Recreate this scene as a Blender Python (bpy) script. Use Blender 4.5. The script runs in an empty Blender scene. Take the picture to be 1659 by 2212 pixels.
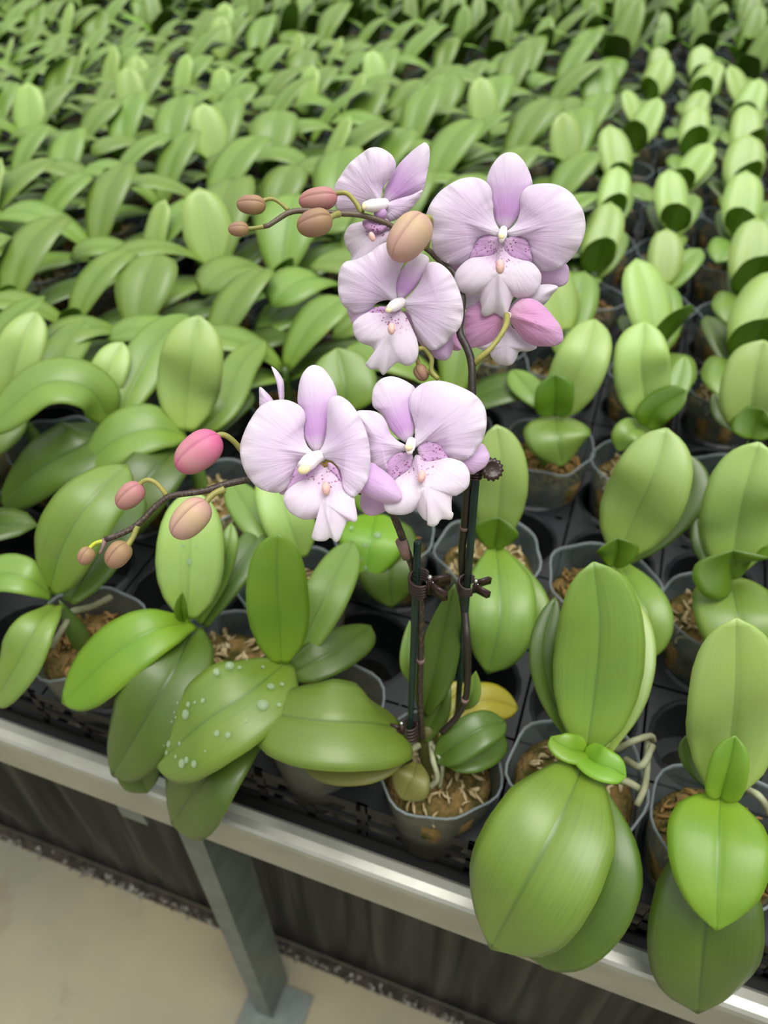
import bpy, math, random
from mathutils import Vector, Matrix
random.seed(7)
C = bpy.context.scene.collection
sc = bpy.context.scene

# ------------------------------------------------------------------ camera
CAMH, PITCH = 1.256, math.radians(43)
FPX, CX, CY = 26/36*2212, 829.5, 1106.0
cam_d = bpy.data.cameras.new('camera'); cam = bpy.data.objects.new('camera', cam_d); C.objects.link(cam)
cam.location = (0, 0, CAMH); cam.rotation_euler = (math.radians(90)-PITCH, 0, 0)
cam_d.sensor_width = 36; cam_d.sensor_fit = 'AUTO'; cam_d.lens = 26
cam_d.clip_start = .01; cam_d.clip_end = 60
cam_d.dof.use_dof = True; cam_d.dof.focus_distance = .395; cam_d.dof.aperture_fstop = 6.9
sc.camera = cam

# ------------------------------------------------------------------ world, light, exposure
w = bpy.data.worlds.new('greenhouse_daylight'); sc.world = w; w.use_nodes = True
nt = w.node_tree; nt.nodes.clear()
wo = nt.nodes.new('ShaderNodeOutputWorld'); bg = nt.nodes.new('ShaderNodeBackground')
tc = nt.nodes.new('ShaderNodeTexCoord'); sp = nt.nodes.new('ShaderNodeSeparateXYZ'); cr = nt.nodes.new('ShaderNodeValToRGB')
nt.links.new(tc.outputs['Generated'], sp.inputs[0])
nt.links.new(sp.outputs['Z'], cr.inputs[0])
cr.color_ramp.elements[0].position = 0.0; cr.color_ramp.elements[0].color = (.06, .065, .05, 1)
cr.color_ramp.elements[1].position = .9; cr.color_ramp.elements[1].color = (.98, 1.0, .96, 1)
e = cr.color_ramp.elements.new(.25); e.color = (.40, .42, .40, 1)
nt.links.new(cr.outputs[0], bg.inputs[0]); bg.inputs[1].default_value = 1.0
nt.links.new(bg.outputs[0], wo.inputs[0])
def sun(name, energy, rx, ry, ang, col):
    l = bpy.data.lights.new(name, 'SUN'); l.energy = energy; l.angle = math.radians(ang); l.color = col
    o = bpy.data.objects.new(name, l); C.objects.link(o); o.rotation_euler = (math.radians(rx), math.radians(ry), 0)
sun('diffused_sun', 2.1, 9, 10, 45, (1, .985, .95))
sc.view_settings.view_transform = 'Standard'; sc.view_settings.look = 'None'
sc.view_settings.gamma = 1; sc.view_settings.use_curve_mapping = False
sc.view_settings.exposure = 0.30
sc.cycles.max_bounces = 8; sc.cycles.transparent_max_bounces = 12

# ------------------------------------------------------------------ picture -> place helpers
ST, CT = math.sin(PITCH), math.cos(PITCH)
CAM = Vector((0, 0, CAMH)); FWD = Vector((0, CT, -ST))
def ray(px, py):
    x = (px-CX)/FPX; y = -(py-CY)/FPX
    return Vector((x, CT+y*ST, -ST+y*CT))
def atz(px, py, z):
    r = ray(px, py); return CAM + r*((z-CAMH)/r.z)
def atd(px, py, d): return CAM + ray(px, py)*d
def proj(p):
    q = p-CAM; d = q.dot(FWD)
    return CX+FPX*q.x/d, CY-FPX*(q.y*ST+q.z*CT)/d, d
BU = Vector((.943, -.332, 0)).normalized(); BV = Vector((-BU.y, BU.x, 0))     # along the rail, into the bench
def uv(u, v, z=0): return BU*u + BV*v + Vector((0, 0, z))

# ------------------------------------------------------------------ object helpers
def mesh(name, V, F, mat=None, attrs=None, smooth=True):
    m = bpy.data.meshes.new(name); m.from_pydata([tuple(v) for v in V], [], F)
    if smooth: m.polygons.foreach_set('use_smooth', [True]*len(m.polygons))
    if attrs:
        for k, a in attrs.items():
            at = m.attributes.new(k, 'FLOAT', 'POINT'); at.data.foreach_set('value', a)
    if mat: m.materials.append(mat)
    m.update(); return m
def link(name, me, parent=None, loc=None):
    o = bpy.data.objects.new(name, me); C.objects.link(o)
    if parent: o.parent = parent
    if loc is not None: o.location = loc
    return o
def origin(p):
    v = Vector((0, 0, 0))
    while p: v += p.location; p = p.parent
    return v
def part(name, VFA, mat, parent, smooth=True):
    """geometry given in world space, stored relative to its (unrotated) parents"""
    V, F, A = VFA if len(VFA) == 3 else (*VFA, None)
    o0 = origin(parent)
    return link(name, mesh(name, [Vector(v)-o0 for v in V], F, mat, A, smooth), parent)
def thing(name, label, cat, loc=(0, 0, 0), rotz=0, group=None):
    o = bpy.data.objects.new(name, None); C.objects.link(o); o.empty_display_size = .02
    o.location = loc; o.rotation_euler = (0, 0, rotz); o['label'] = label; o['category'] = cat
    if group: o['group'] = group
    return o
def tag(o, label, cat, group=None, kind=None):
    o['label'] = label; o['category'] = cat
    if group: o['group'] = group
    if kind: o['kind'] = kind
    return o
class MB:
    def __init__(s): s.V = []; s.F = []
    def add(s, V, F, *a):
        n = len(s.V); s.V += [Vector(v) for v in V]; s.F += [tuple(i+n for i in f) for f in F]; return s
    def box(s, c, a, b, d):      # centre, three half-axis vectors
        c = Vector(c); V = [c+a*i+b*j+d*k for i in (-1, 1) for j in (-1, 1) for k in (-1, 1)]
        return s.add(V, [(0, 1, 3, 2), (4, 6, 7, 5), (0, 4, 5, 1), (2, 3, 7, 6), (0, 2, 6, 4), (1, 5, 7, 3)])
    def get(s): return s.V, s.F
def crom(P, n):
    """Catmull-Rom through P (Vectors), n samples, evenly in arc length"""
    P = [Vector(p) for p in P]; Q = [2*P[0]-P[1]] + P + [2*P[-1]-P[-2]]; out = []
    for i in range(1, len(Q)-2):
        for k in range(12):
            t = k/12; a, b, c, d = Q[i-1:i+3]
            out.append(.5*((2*b)+(c-a)*t+(2*a-5*b+4*c-d)*t*t+(3*b-a-3*c+d)*t**3))
    out.append(P[-1]); L = [0]
    for i in range(1, len(out)): L.append(L[-1]+(out[i]-out[i-1]).length)
    res = []; j = 0
    for k in range(n):
        s = L[-1]*k/(n-1)
        while j < len(L)-2 and L[j+1] < s: j += 1
        f = (s-L[j])/max(1e-9, L[j+1]-L[j]); res.append(out[j].lerp(out[j+1], min(1, f)))
    return res
def tube(P, R, n=8, samples=None, lump=0):
    """tube through points; R number or list along the points"""
    if samples: 
        m = len(P); P2 = crom(P, samples)
        if not isinstance(R, (int, float)): 
            R = [R[min(m-1, int(i/(samples-1)*(m-1)))]*(1-(i/(samples-1)*(m-1))%1) + R[min(m-1, int(i/(samples-1)*(m-1))+1)]*((i/(samples-1)*(m-1))%1) for i in range(samples)]
        P = P2
    P = [Vector(p) for p in P]; N = len(P)
    if isinstance(R, (int, float)): R = [R]*N
    T = (P[1]-P[0]).normalized(); A = T.orthogonal().normalized(); V = []; F = []; along = []
    for i in range(N):
        T = (P[min(i+1, N-1)]-P[max(i-1, 0)]).normalized()
        A = (A-T*A.dot(T)).normalized(); B = T.cross(A)
        for k in range(n):
            a = 2*math.pi*k/n; r = R[i]*(1+(lump*math.sin(i*1.7+k*2.1) if lump else 0))
            V.append(P[i]+(A*math.cos(a)+B*math.sin(a))*r); along.append(i/(N-1))
    for i in range(N-1):
        for k in range(n):
            k2 = (k+1) % n; F.append((i*n+k, i*n+k2, (i+1)*n+k2, (i+1)*n+k))
    F.append(tuple(range(n-1, -1, -1))); F.append(tuple((N-1)*n+k for k in range(n)))
    return V, F, {'along': along}
def solid(G, th, A=None):
    """closed sheet from a grid of points G[i][j], thickness th"""
    nu, nv = len(G), len(G[0]); V = []; F = []
    Nn = [[None]*nv for _ in range(nu)]
    for i in range(nu):
        for j in range(nv):
            a = G[min(i+1, nu-1)][j]-G[max(i-1, 0)][j]; b = G[i][min(j+1, nv-1)]-G[i][max(j-1, 0)]
            n = b.cross(a); Nn[i][j] = n.normalized() if n.length > 1e-12 else Vector((0, 0, 1))
    for s in (.5, -.5):
        for i in range(nu):
            for j in range(nv):
                e = min(1, min(j, nv-1-j)/1.0+.25)
                V.append(G[i][j]+Nn[i][j]*(s*th*e))
    o = nu*nv
    for i in range(nu-1):
        for j in range(nv-1):
            a = i*nv+j; F.append((a, a+1, a+nv+1, a+nv)); F.append((o+a, o+a+nv, o+a+nv+1, o+a+1))
    for i in range(nu-1):
        for j in (0, nv-1):
            a = i*nv+j; f = (a, a+nv, o+a+nv, o+a); F.append(f if j == 0 else f[::-1])
    for j in range(nv-1):
        for i in (0, nu-1):
            a = i*nv+j; f = (a, o+a, o+a+1, a+1); F.append(f if i == 0 else f[::-1])
    if A: A = {k: v+v for k, v in A.items()}
    return V, F, A
PROF = {
 'ell': [(0, .30), (.08, .42), (.2, .66), (.35, .88), (.5, .99), (.62, 1), (.75, .93), (.86, .75), (.94, .48), (.98, .22), (1, .03)],
 'obo': [(0, .22), (.08, .32), (.2, .50), (.35, .72), (.5, .90), (.65, 1), (.78, .98), (.88, .82), (.95, .55), (.985, .25), (1, .03)],
 'oval': [(0, .25), (.06, .45), (.15, .72), (.3, .93), (.45, 1), (.6, .97), (.75, .88), (.86, .72), (.93, .51), (.975, .27), (1, .04)],
 'blunt': [(0, .25), (.1, .42), (.25, .68), (.45, .92), (.6, 1), (.75, .98), (.86, .85), (.93, .65), (.975, .38), (1, .08)],
 'round': [(0, .35), (.05, .60), (.15, .85), (.3, .98), (.45, 1), (.62, .96), (.75, .86), (.86, .66), (.93, .42), (.97, .17), (1, .02)],
 'heart': [(0, .35), (.05, .55), (.15, .82), (.3, .98), (.4, 1), (.55, .95), (.7, .81), (.82, .60), (.9, .40), (.95, .22), (.98, .09), (1, .02)],
 'big': [(0, .22), (.08, .34), (.2, .60), (.35, .91), (.5, 1), (.62, .99), (.74, .91), (.85, .72), (.92, .50), (.965, .24), (1, .02)],
 'lance': [(0, .25), (.1, .5), (.25, .82), (.4, 1), (.55, .97), (.7, .82), (.82, .60), (.92, .32), (1, .02)],
 'tri': [(0, .25), (.15, .5), (.35, .8), (.55, 1), (.7, .98), (.82, .8), (.92, .5), (1, .03)],
}
def pf(name, t):
    T = PROF[name]
    for (a, x), (b, y) in zip(T, T[1:]):
        if t <= b:
            f = (t-a)/(b-a); return x+(y-x)*f
    return T[-1][1]
def leaf_geo(spine, S, half, prof, fold=.22, droop=.22, th=.0013, nv=12, wav=.0, seed=0, asym=0):
    """spine: points; S: side vectors; half: half width (m)"""
    nu = len(spine); G = []; al = []; ac = []; rnd = random.Random(seed)
    p1, p2, f1 = rnd.uniform(0, 6), rnd.uniform(0, 6), rnd.uniform(6, 10)
    for i in range(nu):
        t = i/(nu-1); T = (spine[min(i+1, nu-1)]-spine[max(i-1, 0)]).normalized()
        s = S[i]; N = s.cross(T).normalized(); hw = half*pf(prof, t); row = []
        fo = fold*(1+1.2*(1-t)**3)
        for j in range(nv+1):
            c = -1+2*j/nv; c = math.copysign(abs(c)**1.35, c); a = abs(c)
            n = fo*a-droop*a**2.6-.035*math.exp(-(c/.07)**2) + wav*math.sin(f1*t+p1+(2 if c > 0 else 0))*a*a
            row.append(spine[i]+s*(c*hw*(1+asym*c))+N*(hw*n)); al.append(t); ac.append(c)
        G.append(row)
    return solid(G, th, {'along': al, 'across': ac})
def pxleaf(parent, pts, wpx, prof='ell', fold=.22, droop=.22, roll=0, mat=None, up=.5, name='leaf', nu=26, th=.0013, wav=.02, label=None, seed=None):
    """leaf whose midrib runs through places given as (column, row, height) of the photo"""
    W = [atz(*p) for p in pts]; sp_ = crom(W, nu); S = []; 
    for i in range(nu):
        T = (sp_[min(i+1, nu-1)]-sp_[max(i-1, 0)]).normalized()
        Nr = ((CAM-sp_[i]).normalized()*(1-up)+Vector((0, 0, 1))*up).normalized()
        s = T.cross(Nr).normalized()
        if roll: s = Matrix.Rotation(math.radians(roll), 3, T) @ s
        S.append(s)
    m = sp_[nu//2]; x0, y0, d = proj(m); x1, y1, _ = proj(m+S[nu//2]*.01)
    xa, ya, _ = proj(sp_[nu//2+2]); tx, ty = xa-x0, ya-y0; L = math.hypot(tx, ty) or 1
    perp = abs((x1-x0)*ty-(y1-y0)*tx)/L/.01
    half = min(wpx/2/max(perp, 1), wpx/2*d/FPX*1.8)
    seed = seed if seed is not None else int(pts[0][0]*7+pts[0][1])
    o = part(name, leaf_geo(sp_, S, half, prof, fold, droop, th, 14, wav, seed), mat or M['leaf'], parent)
    if label: o['label'] = label
    o_sp = (sp_, S, half, prof)
    return o, o_sp
def arcleaf(az, e0, e1, L, W, prof='ell', fold=.22, droop=.2, z0=0, r0=.004, nu=12, nv=6, roll=0, wav=.04, seed=0, th=.0013, az1=None):
    """leaf in local space leaving the crown at azimuth az, arching from elevation e0 to e1"""
    P = [Vector((math.cos(math.radians(az))*r0, math.sin(math.radians(az))*r0, z0))]
    S = []
    az1 = az if az1 is None else az1
    for i in range(nu):
        t = i/(nu-1); e_ = math.radians(e0+(e1-e0)*t**1.2); a = math.radians(az+(az1-az)*t)
        d = Vector((math.cos(a)*math.cos(e_), math.sin(a)*math.cos(e_), math.sin(e_)))
        s = Vector((math.sin(a), -math.cos(a), 0))
        if roll: s = Matrix.Rotation(math.radians(roll*t), 3, d) @ s
        S.append(s)
        if i < nu-1: P.append(P[-1]+d*(L/(nu-1)))
    return leaf_geo(P, S, W/2, prof, fold, droop, th, nv, wav, seed)

# ------------------------------------------------------------------ materials
M = {}
def srgb(*c):
    return tuple(((x/255)/12.92 if x/255 <= .04045 else ((x/255+.055)/1.055)**2.4) for x in c)+(1,)
def newmat(n):
    m = bpy.data.materials.new(n); m.use_nodes = True; t = m.node_tree; t.nodes.clear()
    return m, t, t.nodes.new('ShaderNodeOutputMaterial')
def N(t, ty, **kw):
    n = t.nodes.new(ty)
    for k, v in kw.items(): setattr(n, k, v)
    return n
def attr(t, name):
    a = N(t, 'ShaderNodeAttribute'); a.attribute_name = name; return a.outputs['Fac']
def math_(t, op, a, b=None, c=None):
    n = N(t, 'ShaderNodeMath'); n.operation = op
    for i, x in enumerate((a, b, c)):
        if x is None: continue
        if isinstance(x, (int, float)): n.inputs[i].default_value = x
        else: t.links.new(x, n.inputs[i])
    return n.outputs[0]
def mixc(t, f, a, b):
    n = N(t, 'ShaderNodeMix'); n.data_type = 'RGBA'
    for i, x in ((0, f), (6, a), (7, b)):
        if isinstance(x, (tuple, float, int)): n.inputs[i].default_value = x
        else: t.links.new(x, n.inputs[i])
    return n.outputs[2]
def ramp(t, f, els):
    n = N(t, 'ShaderNodeValToRGB'); r = n.color_ramp
    while len(r.elements) > 1: r.elements.remove(r.elements[-1])
    for i, (p, c) in enumerate(els):
        e = r.elements[0] if i == 0 else r.elements.new(p)
        e.position = p; e.color = c if isinstance(c, tuple) else (c, c, c, 1)
    t.links.new(f, n.inputs[0]); return n.outputs[0]
def noise(t, scale, vec=None, detail=2, rough=.5):
    n = N(t, 'ShaderNodeTexNoise'); n.inputs['Scale'].default_value = scale; n.inputs['Detail'].default_value = detail; n.inputs['Roughness'].default_value = rough
    if vec is not None: t.links.new(vec, n.inputs['Vector'])
    return n.outputs['Fac']
def objco(t): return N(t, 'ShaderNodeTexCoord').outputs['Object']
def bump(t, h, strength, dist=.001):
    b = N(t, 'ShaderNodeBump'); b.inputs['Strength'].default_value = strength; b.inputs['Distance'].default_value = dist
    t.links.new(h, b.inputs['Height']); return b.outputs[0]
def comb(t, x, y, z):
    c = N(t, 'ShaderNodeCombineXYZ')
    for i, v in enumerate((x, y, z)):
        if isinstance(v, (int, float)): c.inputs[i].default_value = v
        else: t.links.new(v, c.inputs[i])
    return c.outputs[0]
def leafmat(name, base, dark, young, rough=.42, trans=.22, transcol=(140, 185, 20), spec=.75, hue=.5, coat=.18):
    """waxy orchid leaf: midrib, faint length-wise veins, lighter translucent tissue seen against the light"""
    m, t, out = newmat(name)
    al, ac = attr(t, 'along'), attr(t, 'across')
    oi = N(t, 'ShaderNodeObjectInfo').outputs['Random']
    streak = noise(t, 1, comb(t, math_(t, 'MULTIPLY', ac, 24), math_(t, 'MULTIPLY', al, 1.3), oi), 3)
    blotch = noise(t, 28, objco(t), 2)
    c = mixc(t, ramp(t, streak, [(.25, 0.5), (.75, 1.)]), dark, base)
    c = mixc(t, math_(t, 'MULTIPLY', ramp(t, blotch, [(.4, 0.), (.7, 1.)]), .35), c, young)
    c = mixc(t, math_(t, 'MULTIPLY', ramp(t, al, [(0., 1.), (.35, 0.)]), .6), c, young)            # younger, yellower tissue at the leaf base
    rib = ramp(t, math_(t, 'ABSOLUTE', ac), [(0.0, 1.), (.018, .9), (.05, 0.)])
    c = mixc(t, math_(t, 'MULTIPLY', rib, .8), c, dark)
    edge = ramp(t, math_(t, 'ABSOLUTE', ac), [(.965, 0.), (1., 1.)])
    c = mixc(t, math_(t, 'MULTIPLY', edge, .5), c, young)
    hs = N(t, 'ShaderNodeHueSaturation'); t.links.new(c, hs.inputs['Color'])
    t.links.new(math_(t, 'MULTIPLY_ADD', oi, .012, hue-.004), hs.inputs['Hue'])
    t.links.new(math_(t, 'MULTIPLY_ADD', oi, .26, .88), hs.inputs['Value'])
    p = N(t, 'ShaderNodeBsdfPrincipled'); t.links.new(hs.outputs[0], p.inputs['Base Color'])
    p.inputs['Roughness'].default_value = rough; p.inputs['Specular IOR Level'].default_value = spec
    p.inputs['Coat Weight'].default_value = coat; p.inputs['Coat Roughness'].default_value = .3
    t.links.new(bump(t, math_(t, 'ADD', streak, math_(t, 'MULTIPLY', noise(t, 900, objco(t), 2), .25)), .14, .0004), p.inputs['Normal'])
    tr = N(t, 'ShaderNodeBsdfTranslucent'); tr.inputs[0].default_value = srgb(*transcol)
    mx = N(t, 'ShaderNodeMixShader'); mx.inputs[0].default_value = trans
    t.links.new(p.outputs[0], mx.inputs[1]); t.links.new(tr.outputs[0], mx.inputs[2]); t.links.new(mx.outputs[0], out.inputs[0])
    M[name] = m
leafmat('leaf', srgb(132, 162, 72), srgb(100, 134, 58), srgb(142, 172, 50))
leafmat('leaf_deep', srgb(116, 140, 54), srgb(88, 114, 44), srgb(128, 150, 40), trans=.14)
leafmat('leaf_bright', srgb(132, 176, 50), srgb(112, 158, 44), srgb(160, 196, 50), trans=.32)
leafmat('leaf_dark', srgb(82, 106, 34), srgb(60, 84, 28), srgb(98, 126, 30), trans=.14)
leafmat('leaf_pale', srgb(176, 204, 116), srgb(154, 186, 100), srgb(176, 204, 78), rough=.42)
leafmat('leaf_new', srgb(88, 124, 10), srgb(70, 106, 8), srgb(108, 146, 12), trans=.16, transcol=(110, 155, 2))  # dark saturated tone of backlit undersides is put into the base colour
leafmat('leaf_yellow', srgb(196, 184, 46), srgb(170, 160, 42), srgb(150, 160, 50), trans=.2, transcol=(190, 180, 30))
leafmat('leaf_olive', srgb(120, 118, 52), srgb(98, 100, 44), srgb(128, 128, 50), trans=.12, rough=.6)

def simple(name, col, rough=.5, metal=0, spec=.5, bumpsc=None, bstr=.3, bd=.001, col2=None, nscale=40, trans=0):
    m, t, out = newmat(name); p = N(t, 'ShaderNodeBsdfPrincipled')
    oc = objco(t)
    if col2: t.links.new(mixc(t, ramp(t, noise(t, nscale, oc, 4), [(.35, 0.), (.65, 1.)]), col, col2), p.inputs['Base Color'])
    else: p.inputs['Base Color'].default_value = col
    p.inputs['Roughness'].default_value = rough; p.inputs['Metallic'].default_value = metal; p.inputs['Specular IOR Level'].default_value = spec
    if bumpsc: t.links.new(bump(t, noise(t, bumpsc, oc, 4), bstr, bd), p.inputs['Normal'])
    t.links.new(p.outputs[0], out.inputs[0]); M[name] = m; return m, t, p
simple('aluminium', srgb(168, 168, 158), .34, 0.55, bumpsc=160, bstr=.08, col2=srgb(156, 156, 146), nscale=25)
simple('painted_steel', srgb(176, 172, 158), .5, .0, col2=srgb(160, 158, 144), nscale=15)
simple('galvanised', srgb(112, 120, 114), .5, .25, col2=srgb(96, 104, 98), nscale=30)
simple('black_plastic', srgb(24, 26, 28), .42, 0, bumpsc=60, bstr=.15, col2=srgb(34, 37, 39), nscale=18)
simple('bench_mesh', srgb(20, 21, 21), .6)
simple('stake', srgb(22, 48, 44), .35, 0, bumpsc=300, bstr=.2, col2=srgb(18, 34, 32))
simple('clip_brown', srgb(52, 34, 30), .3, 0)
simple('steel', srgb(220, 220, 222), .18, 1)
simple('root', srgb(168, 172, 138), .6, 0, bumpsc=500, bstr=.3, col2=srgb(140, 138, 104), nscale=60)
simple('moss', srgb(150, 122, 76), .9, 0, spec=.1, bumpsc=260, bstr=1, bd=.004, col2=srgb(74, 74, 34), nscale=70)
simple('fibre', srgb(176, 136, 88), .85, 0, spec=.15, bumpsc=500, bstr=.5, col2=srgb(120, 100, 52), nscale=60)
simple('fibre_pale', srgb(206, 190, 150), .85, 0, spec=.15, col2=srgb(160, 140, 96), nscale=80)
simple('gravel', srgb(166, 164, 156), .8, 0, col2=srgb(84, 74, 60), nscale=60)
simple('soil', srgb(70, 62, 52), .95, 0, bumpsc=120, bstr=1, bd=.006, col2=srgb(40, 36, 32), nscale=50)
simple('pedicel', srgb(166, 158, 84), .42, 0, spec=.4, bumpsc=300, bstr=.2, col2=srgb(140, 140, 74), nscale=120)
simple('pedicel_tip', srgb(182, 190, 56), .42, 0, spec=.4)
simple('column_white', srgb(250, 244, 246), .45, 0)
simple('anther', srgb(240, 224, 180), .5, 0)
simple('callus', srgb(238, 182, 184), .45, 0, bumpsc=900, bstr=.4, col2=srgb(240, 200, 180), nscale=400)
simple('bract', srgb(150, 116, 112), .6, 0, col2=srgb(112, 92, 88), nscale=200)
# dark scape with pale flecks
m, t, p = simple('scape', srgb(58, 48, 42), .5, 0, bumpsc=600, bstr=.25)
oc = objco(t); mp = N(t, 'ShaderNodeMapping'); mp.inputs['Scale'].default_value = (1, 1, .35); t.links.new(oc, mp.inputs[0])
t.links.new(mixc(t, ramp(t, noise(t, 900, mp.outputs[0], 2), [(.5, 0.), (.68, 1.)]), srgb(62, 50, 45), srgb(98, 86, 68)), p.inputs['Base Color'])
m, t, p = simple('scape_dark', srgb(44, 36, 33), .45, 0, bumpsc=500, bstr=.2)
t.links.new(mixc(t, ramp(t, attr(t, 'along'), [(.72, 0.), (.88, 1.)]), srgb(46, 37, 33), mixc(t, noise(t, 700, objco(t), 2), srgb(84, 68, 58), srgb(112, 98, 76))), p.inputs['Base Color'])
# concrete floor
m, t, p = simple('concrete', srgb(178, 168, 136), .85, 0)
oc = objco(t); c = mixc(t, ramp(t, noise(t, 3.5, oc, 4), [(.35, 0.), (.65, 1.)]), srgb(158, 148, 118), srgb(132, 129, 112))
c = mixc(t, ramp(t, noise(t, 14, oc, 5), [(.62, 0.), (.72, .5)]), c, srgb(122, 102, 76)); t.links.new(c, p.inputs['Base Color'])
t.links.new(bump(t, noise(t, 90, oc, 5), .3, .002), p.inputs['Normal'])
# woven black ground cloth
m, t, p = simple('ground_cloth', srgb(38, 38, 36), .55, 0)
oc = objco(t); wv = N(t, 'ShaderNodeTexWave'); wv.inputs['Scale'].default_value = 60; wv.bands_direction = 'X'; wv.inputs['Distortion'].default_value = 2; t.links.new(oc, wv.inputs[0])
mp = N(t, 'ShaderNodeMapping'); mp.inputs['Scale'].default_value = (60, 60, 3); t.links.new(oc, mp.inputs[0])
t.links.new(mixc(t, ramp(t, noise(t, 1, mp.outputs[0], 4), [(.4, 0.), (.7, 1.)]), srgb(24, 26, 26), srgb(58, 56, 52)), p.inputs['Base Color'])
# thin translucent pot film, frosted grey with a shiny lip
def potmat(name, clear, col):
    m, t, out = newmat(name); p = N(t, 'ShaderNodeBsdfPrincipled'); p.inputs['Base Color'].default_value = col
    p.inputs['Roughness'].default_value = .28; tp = N(t, 'ShaderNodeBsdfTransparent'); tp.inputs[0].default_value = (.86, .9, .9, 1)
    mx = N(t, 'ShaderNodeMixShader'); oc = objco(t)
    t.links.new(ramp(t, noise(t, 30, oc, 3), [(.3, clear), (.7, max(0, clear-.22))]), mx.inputs[0])
    t.links.new(bump(t, noise(t, 45, oc, 2), .4, .003), p.inputs['Normal'])
    tl = N(t, 'ShaderNodeBsdfTranslucent'); tl.inputs[0].default_value = col; m2 = N(t, 'ShaderNodeMixShader'); m2.inputs[0].default_value = .35
    t.links.new(p.outputs[0], m2.inputs[1]); t.links.new(tl.outputs[0], m2.inputs[2])
    t.links.new(m2.outputs[0], mx.inputs[1]); t.links.new(tp.outputs[0], mx.inputs[2]); t.links.new(mx.outputs[0], out.inputs[0]); M[name] = m
potmat('pot_film', .80, srgb(132, 144, 146)); potmat('pot_rim', .60, srgb(180, 190, 192)); potmat('pot_frosted', .45, srgb(128, 128, 116))
# water drop, pale tint paints in its highlight and dried marks
m, t, out = newmat('water'); g = N(t, 'ShaderNodeBsdfPrincipled'); g.inputs['Base Color'].default_value = srgb(184, 205, 176); g.inputs['Roughness'].default_value = .12
tp = N(t, 'ShaderNodeBsdfTransparent'); mx = N(t, 'ShaderNodeMixShader'); mx.inputs[0].default_value = .76
t.links.new(g.outputs[0], mx.inputs[1]); t.links.new(tp.outputs[0], mx.inputs[2]); t.links.new(mx.outputs[0], out.inputs[0]); M['water'] = m

def petalmat(name, edgec, midc, basec, streak=None, sstr=0, spots=0, spotcol=srgb(150, 50, 110), spotmax=.4, spotmin=-1, trans=.3, wax=.25):
    """petal pigment: 'base' runs base to rim, 'ring' centre to outline, 'ang' the fan angle"""
    m, t, out = newmat(name); b, rg, an = attr(t, 'base'), attr(t, 'ring'), attr(t, 'ang')
    oc = objco(t)
    vein = noise(t, 1, comb(t, math_(t, 'MULTIPLY', an, 9), math_(t, 'MULTIPLY', b, 1.6), 0.), 3)
    blot = noise(t, 40, oc, 2)
    c = ramp(t, b, [(0., basec), (.22, basec), (.42, midc), (.72, midc), (1., edgec)])
    c = mixc(t, math_(t, 'MULTIPLY', ramp(t, vein, [(.35, 0.), (.7, 1.)]), .35), c, edgec)
    c = mixc(t, math_(t, 'MULTIPLY', ramp(t, blot, [(.4, 0.), (.7, 1.)]), .3), c, edgec)
    if streak:
        f = math_(t, 'MULTIPLY', ramp(t, b, [(.08, 0.), (.25, 1.), (.42, .8), (.72, 0.)]), ramp(t, math_(t, 'ABSOLUTE', an), [(0., 1.), (.5, .9), (1.2, 0.)]))
        c = mixc(t, math_(t, 'MULTIPLY', f, sstr), c, streak)
    c = mixc(t, ramp(t, rg, [(.93, 0.), (1., .6)]), c, edgec)
    if spots:
        v = N(t, 'ShaderNodeTexVoronoi'); v.inputs['Scale'].default_value = spots; t.links.new(oc, v.inputs['Vector'])
        s = ramp(t, v.outputs['Distance'], [(0., 1.), (.24, 1.), (.34, 0.)])
        mask = ramp(t, b, [(max(0., spotmin), 0.), (max(0., spotmin)+.05, 1.), (spotmax, 1.), (min(1, spotmax+.12), 0.)]) if spotmin >= 0 else ramp(t, b, [(0., 1.), (spotmax, 1.), (min(1, spotmax+.12), 0.)])
        clump = ramp(t, noise(t, 260, oc, 1), [(.42, 0.), (.52, 1.)])
        c = mixc(t, math_(t, 'MULTIPLY', math_(t, 'MULTIPLY', s, mask), math_(t, 'MULTIPLY', clump, .85)), c, spotcol)
    p = N(t, 'ShaderNodeBsdfPrincipled'); t.links.new(c, p.inputs['Base Color']); p.inputs['Roughness'].default_value = .55
    p.inputs['Specular IOR Level'].default_value = .3; p.inputs['Sheen Weight'].default_value = wax; p.inputs['Sheen Roughness'].default_value = .4
    h = math_(t, 'ADD', vein, math_(t, 'MULTIPLY', noise(t, 500, oc, 2), .12))
    t.links.new(bump(t, h, .55, .0012), p.inputs['Normal'])
    tl = N(t, 'ShaderNodeBsdfTranslucent'); t.links.new(c, tl.inputs[0])
    mx = N(t, 'ShaderNodeMixShader'); mx.inputs[0].default_value = trans
    t.links.new(p.outputs[0], mx.inputs[1]); t.links.new(tl.outputs[0], mx.inputs[2]); t.links.new(mx.outputs[0], out.inputs[0]); M[name] = m
WH, LI, PK = srgb(248, 238, 249), srgb(238, 218, 243), srgb(214, 158, 222)
petalmat('petal', WH, LI, srgb(248, 240, 250), streak=srgb(224, 188, 234), sstr=.4)
petalmat('dorsal', srgb(246, 238, 247), srgb(238, 214, 244), srgb(244, 226, 246), streak=srgb(222, 164, 234), sstr=.85)
petalmat('sepal', srgb(236, 208, 240), srgb(226, 188, 234), srgb(218, 172, 226), streak=srgb(216, 168, 226), sstr=.5)
petalmat('sepal_back', srgb(236, 192, 232), srgb(232, 176, 220), srgb(240, 192, 216), streak=srgb(226, 150, 206), sstr=.6)
petalmat('lip', srgb(250, 244, 249), srgb(240, 224, 242), srgb(232, 202, 234), spots=520, spotmax=.26)
petalmat('throat', srgb(224, 186, 226), srgb(216, 172, 218), srgb(230, 200, 232), spots=620, spotmin=.15, spotmax=.85, spotcol=srgb(140, 52, 112))
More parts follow.
